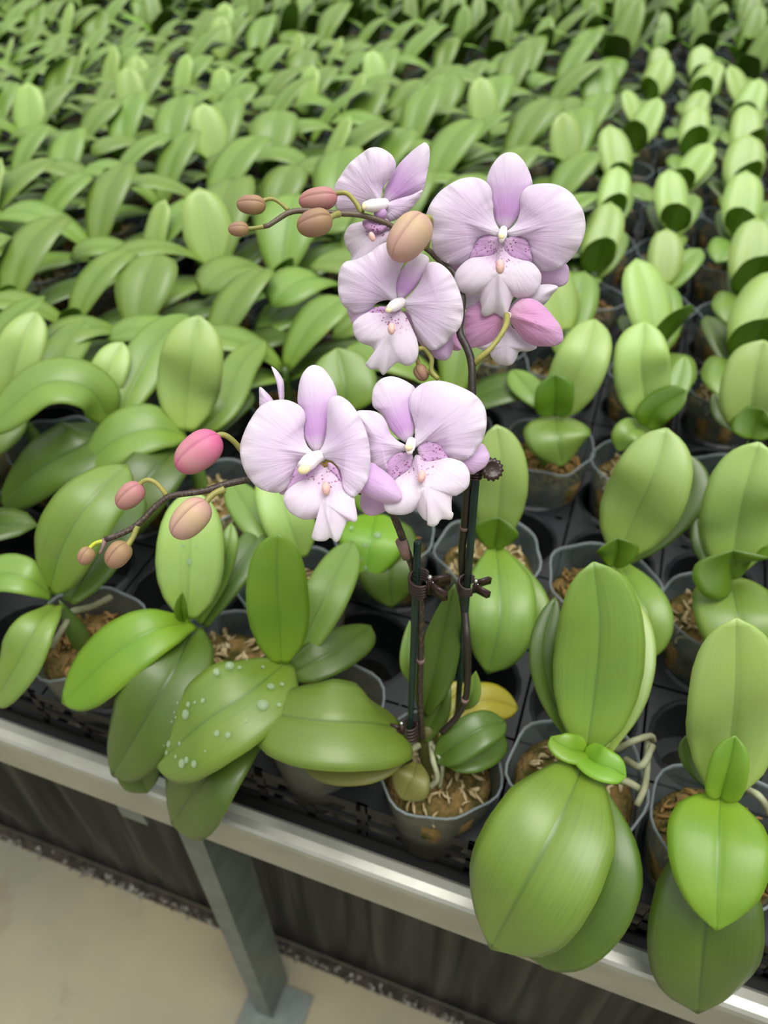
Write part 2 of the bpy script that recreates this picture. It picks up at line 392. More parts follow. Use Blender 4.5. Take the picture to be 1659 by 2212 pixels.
petalmat('petal_white', srgb(238, 230, 240), srgb(232, 220, 236), srgb(224, 190, 222))
def budmat(name, base, mid, tip, seam):
    m, t, out = newmat(name); al, sm = attr(t, 'along'), attr(t, 'seam')
    oc = objco(t); c = ramp(t, al, [(0., base), (.35, mid), (.75, tip), (1., base)])
    c = mixc(t, math_(t, 'MULTIPLY', noise(t, 180, oc, 3), .5), c, mid); c = mixc(t, math_(t, 'MULTIPLY', sm, .75), c, seam)
    p = N(t, 'ShaderNodeBsdfPrincipled'); t.links.new(c, p.inputs['Base Color']); p.inputs['Roughness'].default_value = .5; p.inputs['Specular IOR Level'].default_value = .35
    p.inputs['Subsurface Weight'].default_value = .15; p.inputs['Subsurface Radius'].default_value = (.004, .002, .001); p.inputs['Subsurface Scale'].default_value = 1
    t.links.new(bump(t, noise(t, 700, oc, 3), .12, .0005), p.inputs['Normal']); t.links.new(p.outputs[0], out.inputs[0]); M[name] = m
budmat('bud_pink', srgb(214, 92, 150), srgb(206, 126, 150), srgb(196, 142, 142), srgb(160, 70, 114))
budmat('bud_blush', srgb(186, 116, 128), srgb(184, 134, 128), srgb(170, 126, 112), srgb(120, 70, 74))
budmat('bud_tan', srgb(156, 128, 88), srgb(164, 132, 102), srgb(156, 116, 104), srgb(108, 74, 60))
budmat('bud_cream', srgb(196, 146, 148), srgb(200, 172, 138), srgb(190, 150, 142), srgb(140, 92, 90))

# ------------------------------------------------------------------ setting: floor, gravel strip
FL = MB().add([uv(-6, -3, 0), uv(6, -3, 0), uv(6, 9, 0), uv(-6, 9, 0)], [(0, 1, 2, 3)])
o = part('floor', FL.get(), M['concrete'], None, smooth=False); o['kind'] = 'structure'
rnd = random.Random(3)
o = part('trim_1', MB().box(uv(0, .300, .0008), BU*3, BV*.009, Vector((0, 0, .0009))).get(), M['soil'], None, smooth=False); o['kind'] = 'structure'
G = MB()
ICO_V = [(0, 0, 1), (.894, 0, .447), (.276, .851, .447), (-.724, .526, .447), (-.724, -.526, .447), (.276, -.851, .447), (.724, .526, -.447), (-.276, .851, -.447), (-.894, 0, -.447), (-.276, -.851, -.447), (.724, -.526, -.447), (0, 0, -1)]
ICO_F = [(0, 1, 2), (0, 2, 3), (0, 3, 4), (0, 4, 5), (0, 5, 1), (1, 6, 2), (2, 7, 3), (3, 8, 4), (4, 9, 5), (5, 10, 1), (6, 7, 2), (7, 8, 3), (8, 9, 4), (9, 10, 5), (10, 6, 1), (11, 7, 6), (11, 8, 7), (11, 9, 8), (11, 10, 9), (11, 6, 10)]
for i in range(520):
    u = rnd.uniform(-.95, .8); v = .295+rnd.gauss(0, .004); r = rnd.uniform(.0012, .0036)
    if v > .303: continue
    c = uv(u, v, .001+r*.3)
    G.add([c+Vector(p)*r*rnd.uniform(.7, 1.25) for p in ICO_V], ICO_F)
tag(part('gravel', G.get(), M['gravel'], None), 'narrow strip of pale gravel on the floor along the black cloth', 'gravel', kind='stuff')

# ------------------------------------------------------------------ bench
def ext(u0, u1, prof, mb=None):
    """extrude a (v, z) profile along the rail"""
    mb = mb or MB(); n = len(prof)
    mb.add([uv(u0, *q) for q in prof]+[uv(u1, *q) for q in prof],
           [(i, (i+1) % n, n+(i+1) % n, n+i) for i in range(n)]+[tuple(range(n-1, -1, -1)), tuple(range(n, 2*n))])
    return mb
bench = thing('growing_bench', 'long greenhouse bench with bright aluminium edge rail on grey steel legs', 'bench', uv(0, .22, 0))
railp = [(.2085, .612), (.2085, .655), (.2100, .6585), (.2125, .6603), (.219, .6612), (.226, .6605), (.2285, .6585), (.2285, .651), (.2265, .651), (.2125, .655), (.2115, .652), (.2115, .612)]
part('rail', ext(-2.2, 2.0, railp).get(), M['aluminium'], bench, smooth=False)
tp = MB()
for v in [.235+.06*i for i in range(75)]: tp.box(uv(0, v, .598), BU*2.6, BV*.004, Vector((0, 0, .004)))
for u in [-2.6+.12*i for i in range(44)]: tp.box(uv(u, 2.45, .592), BU*.004, BV*2.2, Vector((0, 0, .003)))
part('bench_top', tp.get(), M['bench_mesh'], bench, smooth=False)
cb = ext(-2.2, 2.0, [(.236, .575), (.236, .605), (.262, .605), (.262, .575)])
part('crossbar', cb.get(), M['bench_mesh'], bench, smooth=False)
ul = uv(0, 0).x
legc = atz(520, 1905, .56); LU = legc.dot(BU); 
for i, u in enumerate((-.244, 1.2, -1.5)):
    lg = MB(); 
    lg.box(uv(u, .236, .305), BU*.001, BV*.026, Vector((0, 0, .305))).box(uv(u-.0115, .211, .305), BU*.0125, BV*.001, Vector((0, 0, .305)))
    lg.box(uv(u-.0115, .261, .305), BU*.0125, BV*.001, Vector((0, 0, .305)))
    L_ = part('leg', lg.get(), M['galvanised'], bench, smooth=False)
    fp = MB().box(uv(u, .215, .003), BU*.045, BV*.04, Vector((0, 0, .003)))
    P_ = part('foot_plate', fp.get(), M['galvanised'], L_, smooth=False)
    bo = MB(); V, F, _ = tube([uv(u-.02, .185, .006), uv(u-.02, .185, .014)], .006, 6); bo.add(V, F)
    V, F, _ = tube([uv(u-.02, .185, .012), uv(u-.02, .185, .022)], .003, 8); bo.add(V, F)
    V, F, _ = tube([uv(u+.03, .19, .006), uv(u+.03, .19, .014)], .006, 6); bo.add(V, F)
    part('bolt', bo.get(), M['steel'], L_)
br = MB().box(uv(-.32, .214, .60), BU*.014, BV*.0015, Vector((0, 0, .022)))
part('bracket', br.get(), M['galvanised'], bench, smooth=False)
o = part('floor', MB().box(uv(0, 3.3, .0006), BU*5, BV*2.985, Vector((0, 0, .0006))).get(), M['ground_cloth'], None, smooth=False); o['kind'] = 'structure'  # added dark sheet, stands in for the shade beneath the bench
# pleated black cloth hanging below the bench
G_ = []
for i in range(420):
    u = -1.6+i*.0075; row = []
    for j in range(12):
        z = .6*j/11+.002; a = .012*math.sin(u*62+1.4*math.sin(u*9)+z*1.5)+.007*math.sin(u*143+2)+.005*math.sin(u*31+z*6)
        row.append(uv(u, .314+a*min(1, j/3)-.004*(j < 1), z))
    G_.append(row)
tag(part('bench_skirt', solid(G_, .001), M['ground_cloth'], None), 'pleated black ground cloth hanging from the bench down to the gravel', 'cloth')

# ------------------------------------------------------------------ trays (plates with round cups)
def tray_geo(nu_, nv_, su=.105, sv=.0985, top=.67, bot=.616, R=.0445):
    mb = MB(); U = Vector((1, 0, 0)); Vv = Vector((0, 1, 0)); n = 20
    for i in range(nu_):
        for j in range(nv_):
            cx, cy = (i-(nu_-1)/2)*su, (j-(nv_-1)/2)*sv
            V = []; F = []
            for k in range(n):
                a = 2*math.pi*k/n; ca, sa = math.cos(a), math.sin(a)
                sc_ = min(su/2/max(abs(ca), 1e-6), sv/2/max(abs(sa), 1e-6))
                V.append((cx+ca*sc_, cy+sa*sc_, top))
            for (r, z) in ((R+.004, top), (R+.001, top+.0025), (R-.001, top), (R*.93, bot), (R*.6, bot)):
                for k in range(n):
                    a = 2*math.pi*k/n; V.append((cx+math.cos(a)*r, cy+math.sin(a)*r, z))
            for q in range(5):
                for k in range(n): F.append((q*n+k, q*n+(k+1) % n, (q+1)*n+(k+1) % n, (q+1)*n+k))
            # corner fills of the square cell
            for (sx, sy) in ((1, 1), (-1, 1), (-1, -1), (1, -1)):
                best = sorted(range(n), key=lambda k: (Vector(V[k][:2])-Vector((cx+sx*su/2, cy+sy*sv/2))).length)[:2]
                V.append((cx+sx*su/2, cy+sy*sv/2, top)); F.append((best[0], best[1], len(V)-1))
            mb.add(V, F)
    hu, hv = nu_*su/2-.001, nv_*sv/2-.001
    # rims with slots: ribs between upper and lower band
    for s in (1, -1):
        for (z, h) in ((top-.006, .006), (top-.030, .003), (bot+.004, .004)):
            mb.box((0, s*hv, z), U*hu, Vv*.0012, Vector((0, 0, h))); mb.box((s*hu, 0, z), U*.0012, Vv*hv, Vector((0, 0, h)))
        k = int(hu*2/.042)
        for a in range(k+1): mb.box((-hu+a*2*hu/k, s*hv, (top+bot)/2), U*.004, Vv*.0012, Vector((0, 0, (top-bot)/2)))
    for a in range(nu_-1): mb.box((-hu+(a+1)*su, 0, top-.012), U*.0012, Vv*hv, Vector((0, 0, .012)))
    for a in range(nv_-1): mb.box((0, -hv+(a+1)*sv, top-.012), U*hu, Vv*.0012, Vector((0, 0, .012)))
    return mb.get()
ORD = {i+1: n for i, n in enumerate('first second third fourth fifth sixth seventh eighth ninth tenth eleventh twelfth thirteenth fourteenth fifteenth sixteenth seventeenth eighteenth'.split())}
TRN = {}
TR = mesh('plant_tray', *tray_geo(4, 4), M['black_plastic'], smooth=False)
ROW0, SV, SU, U0 = .305, .0985, .105, .048
rotz = math.atan2(BU.y, BU.x)
NAMEROW = ['front', 'second', 'third', 'fourth', 'fifth', 'sixth', 'seventh', 'eighth', 'ninth', 'tenth', 'eleventh', 'twelfth', 'thirteenth', 'fourteenth', 'fifteenth', 'sixteenth', 'seventeenth', 'eighteenth', 'nineteenth', 'twentieth']
for jv in range(9):
    for iu in range(-8, 9):
        u = U0+SU*(1.5)+SU*4*iu-SU*1; v = ROW0+SV*1.5+SV*4*jv
        c = uv(u, v, .66); x, y, d = proj(c)
        if d < .2 or not (-900 < x < 2500 and -250 < y < 2700): continue
        o = link('plant_tray', TR, None, uv(u, v, 0)); o.rotation_euler = (0, 0, rotz)
        if jv == 0:
            tx = {0: 'black plastic tray at the rail under the flowering orchid', 1: 'black plastic tray at the rail under the big-leaved plants by the right edge', -1: 'black plastic tray at the rail under the left group of orchids'}.get(iu, 'black plastic tray along the rail, %s beyond the %s group' % (ORD[max(1, abs(iu)-1)], 'left' if iu < 0 else 'right'))
            tag(o, tx, 'tray', 'black trays holding the pots')
        else:
            tn = TRN[jv] = TRN.get(jv, 0)+1
            tag(o, 'black plastic tray under the leaves, %s from the left in the %s tray line' % (ORD[tn], NAMEROW[jv]), 'tray', 'black trays, %s line from the rail' % NAMEROW[jv])

# ------------------------------------------------------------------ pots
def pot_geo(R=.054, H=.108, seed=0, n=40, lump=.0024):
    """thin soft cup: wall and a wavy rolled lip; origin at the rim's centre"""
    r_ = random.Random(seed); ph = [r_.uniform(0, 6) for _ in range(4)]
    def ring(r, z, amp):
        return [Vector((math.cos(a)*(r+amp*math.sin(3*a+ph[0])+amp*.7*math.sin(7*a+ph[1])), math.sin(a)*(r+amp*math.sin(3*a+ph[0])+amp*.7*math.sin(7*a+ph[1])), z+amp*.8*math.sin(5*a+ph[2]))) for a in [2*math.pi*k/n for k in range(n)]]
    def shell(rings):
        V = []; F = []
        for q in rings: V += q
        for i in range(len(rings)-1):
            for k in range(n): F.append((i*n+k, i*n+(k+1) % n, (i+1)*n+(k+1) % n, (i+1)*n+k))
        return V, F
    r0 = R*.74
    def wr(z): return r0+(R*.97-r0)*(1+z/H) if False else R*.965-(R*.965-r0)*(-z/H)
    wall = [ring(wr(z), z, lump*(1+z/H)) for z in (-.001, -.012, -.03, -.06, -H)] + [ring(r0*.5, -H, 0)]
    inner = [ring(wr(z)-.0007, z, lump*(1+z/H)) for z in (-H+.001, -.06, -.03, -.012, -.001)]
    W = shell(wall); I = shell(inner); mb = MB(); mb.add(*W); mb.add(*I)
    lip = shell([ring(R*.962, -.001, lump), ring(R*.98, -.002, lump), ring(R*.995, -.001, lump), ring(R*.993, .0006, lump), ring(R*.972, .001, lump), ring(R*.955, 0, lump), ring(R*.95, -.003, lump)])
    return mb.get(), lip
def moss_geo(R, z, seed, bump_=.006, chips=26, big=1):
    r_ = random.Random(seed); V = []; F = []; nr, n = 7, 26
    V.append(Vector((0, 0, z+bump_)))
    for i in range(1, nr+1):
        for k in range(n):
            a = 2*math.pi*k/n; r = R*i/nr
            V.append(Vector((math.cos(a)*r, math.sin(a)*r, z+bump_*(1-(i/nr)**2)+(r_.uniform(-.0042, .0042) if i < nr else -.004))))
    for k in range(n): F.append((0, 1+k, 1+(k+1) % n))
    for i in range(nr-1):
        for k in range(n): F.append((1+i*n+k, 1+(i+1)*n+k, 1+(i+1)*n+(k+1) % n, 1+i*n+(k+1) % n))
    b0 = 1+(nr-1)*n
    for q, zz in enumerate((-.05, -.075, -.1)):
        for k in range(n):
            a = 2*math.pi*k/n; rr = R*(1.02+.245*(zz+.03)/.08); V.append(Vector((math.cos(a)*rr, math.sin(a)*rr, zz)))
        t0 = b0 if q == 0 else len(V)-2*n
        for k in range(n): F.append((t0+k, len(V)-n+k, len(V)-n+(k+1) % n, t0+(k+1) % n))
    ch = MB()
    for c in range(chips):
        a, r = r_.uniform(0, 6.3), R*math.sqrt(r_.uniform(0, .78)); p = Vector((math.cos(a)*r, math.sin(a)*r, z+bump_*(1-(r/R)**2)))
        d = Vector((r_.uniform(-1, 1), r_.uniform(-1, 1), r_.uniform(-.2, .35)))*.0062*big; e_ = Vector((r_.uniform(-1, 1), r_.uniform(-1, 1), r_.uniform(0, .5)))*.006*big
        V2, F2, _ = tube([p-d+Vector((0, 0, .001)), p+e_*.6+Vector((0, 0, .003)), p+d+Vector((0, 0, .001))], [.0007, .0017*r_.uniform(.5, 1.6), .0006], 5, 6, .5)
        ch.add(V2, F2)
    return (V, F), ch.get()
POTR = .0525
POTS = []
for s in range(4):
    (W, L_), sd = pot_geo(POTR, .108, s), s
    (mv, cv) = moss_geo(POTR*.885, -.024-.004*(s % 2), 40+s, chips=64, big=1.15)
    POTS.append((mesh('pot', *W, M['pot_film']), mesh('pot_rim', *L_, M['pot_rim']), mesh('potting_moss', *mv, M['moss']), mesh('moss_fibres', *cv, M['fibre' if s % 2 else 'fibre_pale'])))
RIMZ = .730
def add_pot(root, k=0, dz=0, dx=0, dy=0, frosted=False, scale=1, rot=0):
    P = POTS[k % 4]; loc = (dx, dy, dz)
    o = link('pot', P[0], root, loc); r = link('pot_rim', P[1], o); m = link('potting_moss', P[2], root, loc); f = link('moss_fibres', P[3], m)
    for q in (o, m): q.scale = (scale,)*3; q.rotation_euler = (0, 0, rot)
    if frosted: 
        me = P[0].copy(); me.materials.clear(); me.materials.append(M['pot_frosted']); o.data = me
    return o
def roots(root, specs):
    for pts, r in specs:
        V, F, A = tube([atz(*p) for p in pts], r, 8, 18, .06); part('aerial_root', (V, F, A), M['root'], root)

# ------------------------------------------------------------------ nearest plants, one by one
HAND = []           # (u, v) already taken
def plant(label, u, v, k, crown=None, frosted=False, rot=0, scale=1, name='potted_orchid', group='young orchids in pots near the rail', dz=0):
    c = uv(u, v, RIMZ+dz); root = thing(name, label, 'potted plant', c, 0, group)
    add_pot(root, k, 0, 0, 0, frosted, scale, rot); HAND.append((u, v))
    if crown:   # short leaf-sheath stem from the moss to where the leaves meet
        top = atz(*crown); base = Vector((c.x, c.y, RIMZ+dz-.03)).lerp(Vector((top.x, top.y, RIMZ-.03)), .7)
        V, F, A = tube([base, base.lerp(top, .5), top-Vector((0, 0, .004))], [.009, .0085, .0004], 10, 10); part('stem', (V, F, A), M['leaf'], root)
    return root
def drops(leaf, sp_, n, seed, rmin=.001, rmax=.0046, tr=(.2, .95)):
    spn, S, half, prof = sp_; r_ = random.Random(seed); o0 = origin(leaf)
    for i in range(n):
        t = r_.uniform(*tr); k = int(t*(len(spn)-2)); c = r_.uniform(-.8, .8)
        T = (spn[k+1]-spn[k]).normalized(); Nn = S[k].cross(T).normalized(); hw = half*pf(prof, t); a = abs(c)
        p = spn[k]+S[k]*(c*hw)+Nn*(hw*(.22*a*(1+1.2*(1-t)**3)-.22*a**2.6)+.0006)
        r = r_.uniform(rmin, rmax)*r_.uniform(.6, 1); V = []; F = []
        X = S[k]; Y = T
        for q, (rr, h) in enumerate(((1, -.05), (.93, .22), (.7, .42), (.36, .55))):
            for m_ in range(12):
                an = m_*math.pi/6; V.append(p+(X*math.cos(an)+Y*math.sin(an))*r*rr+Nn*r*h)
        V.append(p+Nn*r*.58); V.append(p-Nn*r*.05)
        for q in range(3):
            for m_ in range(12): F.append((q*12+m_, q*12+(m_+1) % 12, (q+1)*12+(m_+1) % 12, (q+1)*12+m_))
        for m_ in range(12): F.append((36+m_, 36+(m_+1) % 12, 48)); F.append((m_, 49, (m_+1) % 12))
        part('water_drop', (V, F), M['water'], leaf)

# B: front, right of the flowering plant
r = plant('young orchid with one very large glossy leaf over the rail, right of the blooms', .048, .308, 0, (1265, 1625, .775))
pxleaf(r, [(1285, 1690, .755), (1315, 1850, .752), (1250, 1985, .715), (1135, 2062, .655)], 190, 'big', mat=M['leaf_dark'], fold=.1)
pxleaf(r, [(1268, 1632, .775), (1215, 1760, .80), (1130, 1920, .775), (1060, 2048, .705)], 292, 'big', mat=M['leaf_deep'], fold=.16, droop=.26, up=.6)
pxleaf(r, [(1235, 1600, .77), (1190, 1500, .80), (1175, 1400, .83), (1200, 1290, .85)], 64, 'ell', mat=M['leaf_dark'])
pxleaf(r, [(1310, 1625, .76), (1365, 1500, .79), (1375, 1370, .81), (1330, 1260, .82)], 80, 'ell', mat=M['leaf_pale'])
pxleaf(r, [(1267, 1618, .778), (1285, 1500, .815), (1297, 1350, .865), (1282, 1214, .905)], 200, 'oval', mat=M['leaf'], fold=.16, droop=.16)
pxleaf(r, [(1262, 1625, .785), (1232, 1620, .793), (1205, 1607, .796), (1190, 1592, .796)], 62, 'round', mat=M['leaf_bright'], fold=.5, name='new_leaf')
pxleaf(r, [(1262, 1632, .785), (1290, 1650, .795), (1325, 1664, .797), (1352, 1678, .794)], 74, 'round', mat=M['leaf_bright'], fold=.5, name='new_leaf')
roots(r, [([(1300, 1690, .73), (1340, 1685, .745), (1375, 1700, .742), (1395, 1720, .72)], .0028), ([(1330, 1620, .74), (1370, 1600, .755), (1405, 1590, .745), (1412, 1600, .735)], .0024), ([(1350, 1640, .735), (1385, 1655, .748), (1410, 1610, .75)], .0026)])
# C: right edge
r = plant('front-row young orchid with a round yellow-green leaf over a long dark leaf', .153, .300, 1, (1556, 1715, .775))
pxleaf(r, [(1550, 1760, .755), (1535, 1900, .755), (1520, 2060, .72), (1507, 2188, .66)], 254, 'big', mat=M['leaf_dark'], fold=.14)
pxleaf(r, [(1530, 1700, .76), (1495, 1640, .775), (1480, 1590, .79)], 48, 'ell', mat=M['leaf_dark'])
pxleaf(r, [(1560, 1718, .775), (1578, 1600, .81), (1590, 1480, .86), (1590, 1335, .90)], 212, 'oval', mat=M['leaf_pale'], fold=.18, droop=.18)
pxleaf(r, [(1556, 1725, .782), (1553, 1820, .786), (1550, 1930, .774), (1547, 2010, .758)], 232, 'heart', mat=M['leaf_bright'], fold=.12, droop=.16, up=.5, wav=.0)
pxleaf(r, [(1556, 1722, .785), (1572, 1660, .81), (1588, 1588, .83)], 92, 'round', mat=M['leaf_bright'], fold=.45, name='new_leaf')
roots(r, [([(1400, 1600, .735), (1395, 1690, .745), (1375, 1740, .74)], .0024), ([(1600, 1700, .735), (1640, 1720, .745), (1665, 1760, .73)], .0026)])
# F
r = plant('young orchid with a short wide new leaf, right edge, second row', .147, .510, 2, (1578, 1245, .78))
pxleaf(r, [(1555, 1240, .765), (1528, 1210, .77), (1512, 1170, .78), (1505, 1120, .79)], 40, 'ell', mat=M['leaf_dark'])
pxleaf(r, [(1578, 1250, .775), (1595, 1330, .785), (1612, 1440, .76)], 190, 'round', mat=M['leaf'], fold=.12)
pxleaf(r, [(1580, 1238, .782), (1592, 1150, .82), (1610, 1060, .865), (1640, 955, .90)], 176, 'oval', mat=M['leaf_pale'], fold=.16)
pxleaf(r, [(1580, 1252, .785), (1580, 1218, .81), (1583, 1188, .826)], 136, 'tri', mat=M['leaf_new'], fold=.35, name='new_leaf')
# E
r = plant('young orchid whose broad pale leaf leans right, second row behind the large-leaved plant', .040, .510, 3, (1332, 1205, .78))
pxleaf(r, [(1350, 1215, .765), (1420, 1150, .79), (1490, 1060, .82), (1485, 980, .84)], 90, 'ell', mat=M['leaf_dark'])
pxleaf(r, [(1335, 1215, .775), (1375, 1280, .785), (1400, 1340, .78), (1388, 1430, .75)], 108, 'ell', mat=M['leaf'], fold=.15)
pxleaf(r, [(1337, 1200, .782), (1370, 1120, .82), (1410, 1030, .865), (1440, 925, .895)], 178, 'oval', mat=M['leaf_pale'], fold=.16)
pxleaf(r, [(1325, 1222, .785), (1332, 1192, .80), (1333, 1162, .815)], 92, 'tri', mat=M['leaf_new'], fold=.4, name='new_leaf')
# D
r = plant('young orchid directly right of the taller stake, second row', -.070, .513, 0, (1070, 1178, .775))
pxleaf(r, [(1085, 1195, .765), (1120, 1260, .775), (1148, 1320, .768), (1125, 1400, .74)], 80, 'ell', mat=M['leaf'])
pxleaf(r, [(1070, 1180, .778), (1080, 1270, .79), (1078, 1360, .775), (1053, 1455, .735)], 155, 'big', mat=M['leaf'], fold=.24, droop=.32)
pxleaf(r, [(1070, 1170, .782), (1078, 1090, .82), (1084, 1010, .855), (1072, 918, .885)], 118, 'oval', mat=M['leaf_pale'], fold=.14)
pxleaf(r, [(1068, 1182, .783), (1072, 1150, .80), (1078, 1118, .815)], 98, 'tri', mat=M['leaf_new'], fold=.35, name='new_leaf')
# G, H, I
g_ = 'young orchids in the third row, right of the blooms'
r = plant('young orchid with a yellow-mottled pointed lower leaf, third row right of the blooms', -.045, .702, 1, (1197, 890, .78), group=g_)
pxleaf(r, [(1200, 900, .775), (1205, 945, .775), (1213, 1008, .745)], 146, 'heart', mat=M['leaf'], fold=.1)
pxleaf(r, [(1205, 895, .78), (1235, 830, .82), (1262, 765, .85), (1285, 690, .87)], 118, 'oval', mat=M['leaf_pale'])
pxleaf(r, [(1197, 895, .783), (1199, 860, .805), (1198, 808, .83)], 92, 'round', mat=M['leaf_new'], fold=.3, name='new_leaf')
pxleaf(r, [(1190, 890, .775), (1150, 850, .79), (1105, 800, .79)], 60, 'ell', mat=M['leaf'])
r = plant('young orchid with a slanting dark new leaf like a tilted spoon, third row', .058, .702, 2, (1400, 915, .78), group=g_)
pxleaf(r, [(1395, 920, .775), (1355, 935, .78), (1335, 975, .76)], 60, 'round', mat=M['leaf'])
pxleaf(r, [(1400, 905, .782), (1390, 840, .815), (1385, 770, .85), (1392, 695, .875)], 126, 'oval', mat=M['leaf_pale'])
pxleaf(r, [(1395, 922, .784), (1420, 885, .805), (1484, 843, .83)], 70, 'round', mat=M['leaf_new'], fold=.3, name='new_leaf')
pxleaf(r, [(1410, 905, .775), (1460, 840, .80), (1480, 770, .82)], 56, 'ell', mat=M['leaf'])
r = plant('young orchid cut by the right picture edge, third row', .158, .702, 3, (1620, 945, .78), group=g_)
pxleaf(r, [(1620, 935, .78), (1625, 860, .82), (1635, 790, .85), (1650, 735, .87)], 150, 'oval', mat=M['leaf_pale'])
pxleaf(r, [(1605, 940, .775), (1560, 900, .775), (1540, 850, .79)], 34, 'ell', mat=M['leaf_dark'])
pxleaf(r, [(1622, 948, .784), (1632, 912, .80), (1650, 884, .815)], 100, 'round', mat=M['leaf_new'], fold=.3, name='new_leaf')
# L3
r = plant('young orchid with one bright upright leaf and a drop-sprinkled leaf reaching over the rail', -.160, .296, 1, (612, 1450, .775), frosted=True)
pxleaf(r, [(640, 1425, .765), (672, 1350, .79), (712, 1270, .81), (762, 1170, .81)], 100, 'oval', mat=M['leaf'])
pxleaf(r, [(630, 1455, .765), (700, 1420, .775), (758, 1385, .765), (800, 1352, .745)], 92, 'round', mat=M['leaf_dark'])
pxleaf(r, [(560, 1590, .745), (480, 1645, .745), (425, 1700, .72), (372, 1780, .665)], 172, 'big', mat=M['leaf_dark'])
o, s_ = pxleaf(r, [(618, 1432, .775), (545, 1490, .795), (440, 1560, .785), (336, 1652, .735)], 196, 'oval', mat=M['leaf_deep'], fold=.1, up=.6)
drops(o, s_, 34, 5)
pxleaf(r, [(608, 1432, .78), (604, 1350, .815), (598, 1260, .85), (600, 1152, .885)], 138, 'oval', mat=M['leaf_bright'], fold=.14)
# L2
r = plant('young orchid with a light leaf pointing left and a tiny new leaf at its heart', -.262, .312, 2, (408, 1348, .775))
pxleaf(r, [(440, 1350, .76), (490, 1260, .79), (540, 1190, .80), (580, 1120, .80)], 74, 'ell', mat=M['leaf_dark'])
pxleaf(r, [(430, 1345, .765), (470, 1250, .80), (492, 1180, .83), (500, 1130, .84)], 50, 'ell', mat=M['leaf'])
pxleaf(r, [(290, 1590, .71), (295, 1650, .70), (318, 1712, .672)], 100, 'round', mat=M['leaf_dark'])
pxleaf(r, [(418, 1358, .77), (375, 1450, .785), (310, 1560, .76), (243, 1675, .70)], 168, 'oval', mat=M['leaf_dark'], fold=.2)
o, s_ = pxleaf(r, [(405, 1335, .78), (408, 1250, .815), (412, 1160, .845), (418, 1060, .87)], 150, 'oval', mat=M['leaf_pale'], fold=.12)
drops(o, s_, 4, 9, tr=(.5, .8))
pxleaf(r, [(412, 1345, .778), (340, 1360, .80), (245, 1415, .79), (135, 1518, .745)], 130, 'ell', mat=M['leaf_bright'], fold=.16, up=.6)
pxleaf(r, [(396, 1340, .785), (392, 1315, .80), (394, 1280, .815)], 30, 'lance', mat=M['leaf_new'], fold=.6, name='new_leaf')
# L1
r = plant('young orchid by the left edge above the rail, its pot showing bark and roots', -.385, .298, 3, (125, 1290, .775), frosted=True)
pxleaf(r, [(150, 1300, .765), (210, 1200, .79), (250, 1130, .80), (300, 1060, .80)], 110, 'oval', mat=M['leaf_dark'])
pxleaf(r, [(120, 1310, .77), (80, 1350, .785), (40, 1430, .765), (-15, 1520, .72)], 100, 'ell', mat=M['leaf'], roll=10)
pxleaf(r, [(135, 1310, .765), (95, 1370, .765), (60, 1430, .75)], 34, 'ell', mat=M['leaf_dark'])
pxleaf(r, [(110, 1285, .775), (60, 1250, .80), (0, 1240, .80), (-80, 1280, .78)], 76, 'ell', mat=M['leaf'], up=.7)
pxleaf(r, [(108, 1275, .78), (135, 1180, .83), (190, 1090, .86), (275, 1005, .865)], 150, 'oval', mat=M['leaf'], fold=.12)
roots(r, [([(140, 1330, .74), (160, 1320, .745), (200, 1310, .74), (240, 1290, .735)], .003), ([(110, 1400, .74), (140, 1350, .75), (150, 1330, .745)], .0026)])
# T, O (empty second positions left of centre)
r = plant('young orchid mostly hidden behind the lower left bloom, second row', -.232, .405+.002, 0, (650, 1215, .77))
pxleaf(r, [(650, 1205, .775), (625, 1130, .81), (598, 1060, .83), (590, 1010, .84)], 112, 'oval', mat=M['leaf_pale'])
pxleaf(r, [(640, 1210, .77), (580, 1150, .80), (530, 1090, .81), (500, 1040, .81)], 84, 'oval', mat=M['leaf'])
r = plant('young orchid between the two stakes and the lower left bloom, with a round drop-dotted leaf', -.178, .500, 1, (812, 1120, .775))
pxleaf(r, [(830, 1130, .765), (838, 1220, .77), (845, 1313, .735)], 140, 'round', mat=M['leaf_dark'])
o, s_ = pxleaf(r, [(812, 1112, .78), (802, 1165, .79), (787, 1258, .76)], 152, 'heart', mat=M['leaf_bright'], fold=.08)
drops(o, s_, 8, 2)
pxleaf(r, [(812, 1110, .78), (790, 1040, .81), (775, 960, .83)], 90, 'oval', mat=M['leaf'])
# M, P, Q, S, R (left, second and third rows)
g_ = 'young orchids in the second row, left side'
r = plant('young orchid with a tall pale upright leaf above the pink bud, second row left', -.375, .505, 2, (402, 935, .78), group=g_)
pxleaf(r, [(420, 940, .765), (480, 880, .79), (520, 790, .80), (572, 735, .80)], 80, 'oval', mat=M['leaf'])
pxleaf(r, [(430, 950, .76), (500, 880, .775), (545, 850, .77)], 60, 'oval', mat=M['leaf_dark'])
pxleaf(r, [(395, 960, .77), (340, 1010, .785), (280, 1090, .765), (225, 1175, .72)], 130, 'oval', mat=M['leaf_dark'])
pxleaf(r, [(400, 940, .78), (330, 925, .80), (250, 950, .795), (180, 1010, .765)], 110, 'oval', mat=M['leaf'], up=.7)
pxleaf(r, [(402, 930, .785), (405, 850, .82), (415, 770, .86), (430, 682, .89)], 142, 'oval', mat=M['leaf_pale'], fold=.16)
r = plant('young orchid with a dark arching leaf sweeping left, second row left', -.482, .505, 3, (242, 915, .78), group=g_)
pxleaf(r, [(250, 910, .775), (290, 830, .80), (340, 740, .82), (405, 680, .82)], 100, 'oval', mat=M['leaf'])
pxleaf(r, [(245, 925, .765), (180, 960, .78), (90, 1010, .76), (0, 1085, .72)], 120, 'oval', mat=M['leaf_dark'], up=.7)
